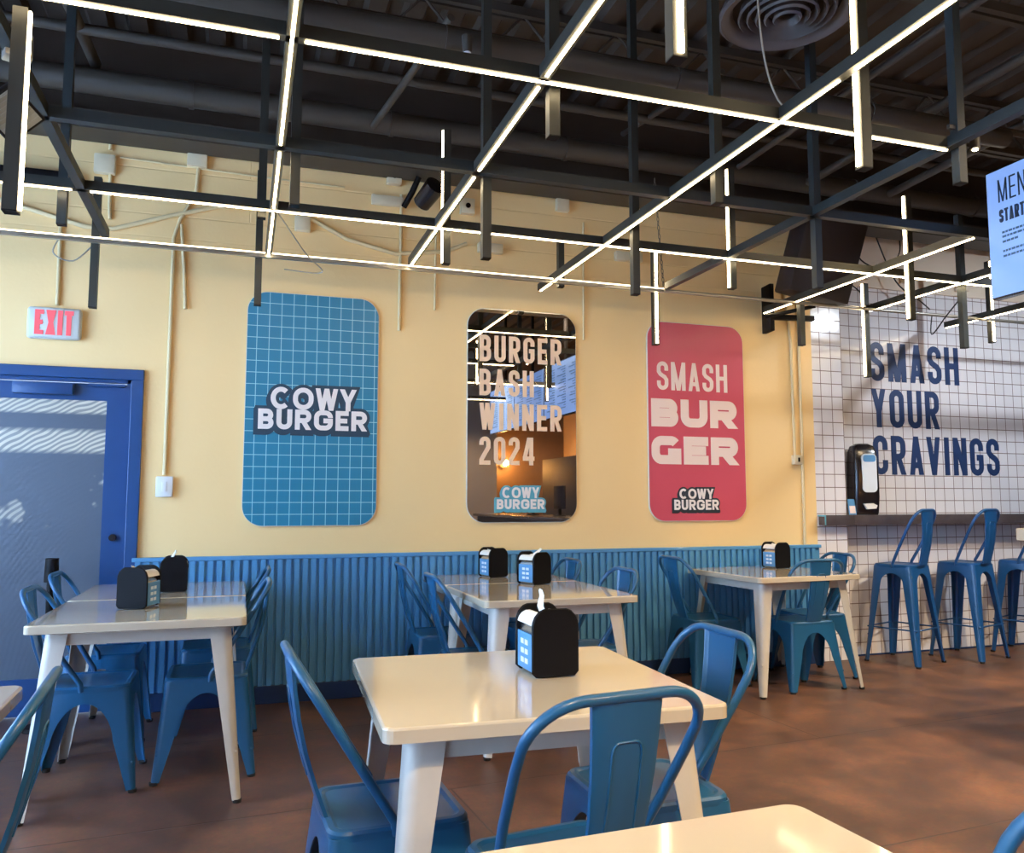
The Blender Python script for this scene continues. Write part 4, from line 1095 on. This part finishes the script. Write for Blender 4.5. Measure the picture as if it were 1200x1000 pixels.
MB().cyl(0, 0, -.05, .03, .022, .026).build('housing', 'duct', SL); MB().cyl(0, 0, -.056, -.050, .018, .018).build('lens', 'white_plastic', SL)
SL2 = empty('ceiling_spot', (2.90, 2.57, 2.78), 0, 'small cylindrical spotlight right of the slate rod at the top right', 'spotlight')
MB().cyl(0, 0, -.05, .02, .020, .020).build('housing', 'duct', SL2); MB().cyl(0, 0, -.055, -.0502, .011, .011).build('lens', 'led', SL2)
MB().box(-.14, 0, -.008, .008, .02, .036).build('arm', 'duct', SL2, smooth=False)

# ------------------------------------------------------------------ light
def area(name, loc_, rot, sx, sy, power, col):
    l = bpy.data.lights.new(name, 'AREA'); l.shape = 'RECTANGLE'; l.size = sx; l.size_y = sy; l.energy = power; l.color = col
    o = bpy.data.objects.new(name, l); COL.objects.link(o); o.location = loc_; o.rotation_euler = rot
    return o
# daylight through the three left windows
for i, (y0, y1) in enumerate(((-4.6, -2.0), (-1.6, 1.4), (1.8, 4.9))):
    area('window_daylight', (-3.3, (y0 + y1) / 2, 1.7), (0, R(-90), 0), 2.4, y1 - y0, (50, 70, 185)[i], (0.38, 0.62, 1.0))
# added fill spots without fittings, warm in the room and the kitchen
def spot(loc_, power, col=(1, .75, .46), size=130, r=.06):
    l = bpy.data.lights.new('fill_spot', 'SPOT'); l.energy = power; l.color = col; l.spot_size = R(size); l.spot_blend = .8; l.shadow_soft_size = r
    o = bpy.data.objects.new('fill_spot', l); COL.objects.link(o); o.location = loc_; return o
for p in ((0.6, -0.6, 3.6), (3.0, -1.0, 3.6), (3.7, 1.5, 3.6)): spot(p, 230)
spot((6.3, 3.2, 3.3), 95, (.80, .9, 1)).rotation_euler = (R(38), 0, 0); spot((5.2, 2.6, 3.4), 230); spot((3.4, 4.0, 3.3), 35)  # cool spot added to brighten the tiled wall, plus two warm fills
for p in ((5.9, -3.6, 2.9), (4.0, -3.4, 2.9)):
    spot(p, 70, (1, .66, .36), 150)
KL = empty('kitchen_lamp', (4.95, -4.78, 2.0), 0, 'small amber wall lamp in the kitchen, seen in the mirror sign', 'wall lamp')
MB().box(-.10, .10, -.119, -.10, -.03, .05).build('back_plate', 'steel', KL)
MB().lathe([(0, .09), (.05, .06), (.07, 0), (.05, -.06), (0, -.09)], n=20).build('amber_shade', 'amber', KL, 60)
pl = bpy.data.lights.new('lamp_glow', 'POINT'); pl.energy = 34; pl.color = (1, .48, .12); pl.shadow_soft_size = .05
po = bpy.data.objects.new('lamp_glow', pl); COL.objects.link(po); po.location = (4.95, -4.60, 2.0)
w = bpy.data.worlds.new('world'); SC.world = w; w.use_nodes = True
bg = w.node_tree.nodes['Background']; bg.inputs['Color'].default_value = (0.55, 0.72, 1.0, 1); bg.inputs['Strength'].default_value = 1.0

# ------------------------------------------------------------------ camera
cam = bpy.data.cameras.new('camera'); co = bpy.data.objects.new('camera', cam); COL.objects.link(co)
co.location = (0, 0, 1.25); co.rotation_euler = (R(90 + 5.19), 0, R(-18.15))
cam.sensor_width = 36; cam.lens = 36 * 962 / 1200; cam.clip_start = .05
SC.camera = co
SC.view_settings.view_transform = 'Standard'; SC.view_settings.look = 'None'
SC.view_settings.exposure = 1.08; SC.view_settings.gamma = 1.0
SC.view_settings.use_curve_mapping = False
SC.cycles.use_denoising = True
SC.cycles.max_bounces = 8
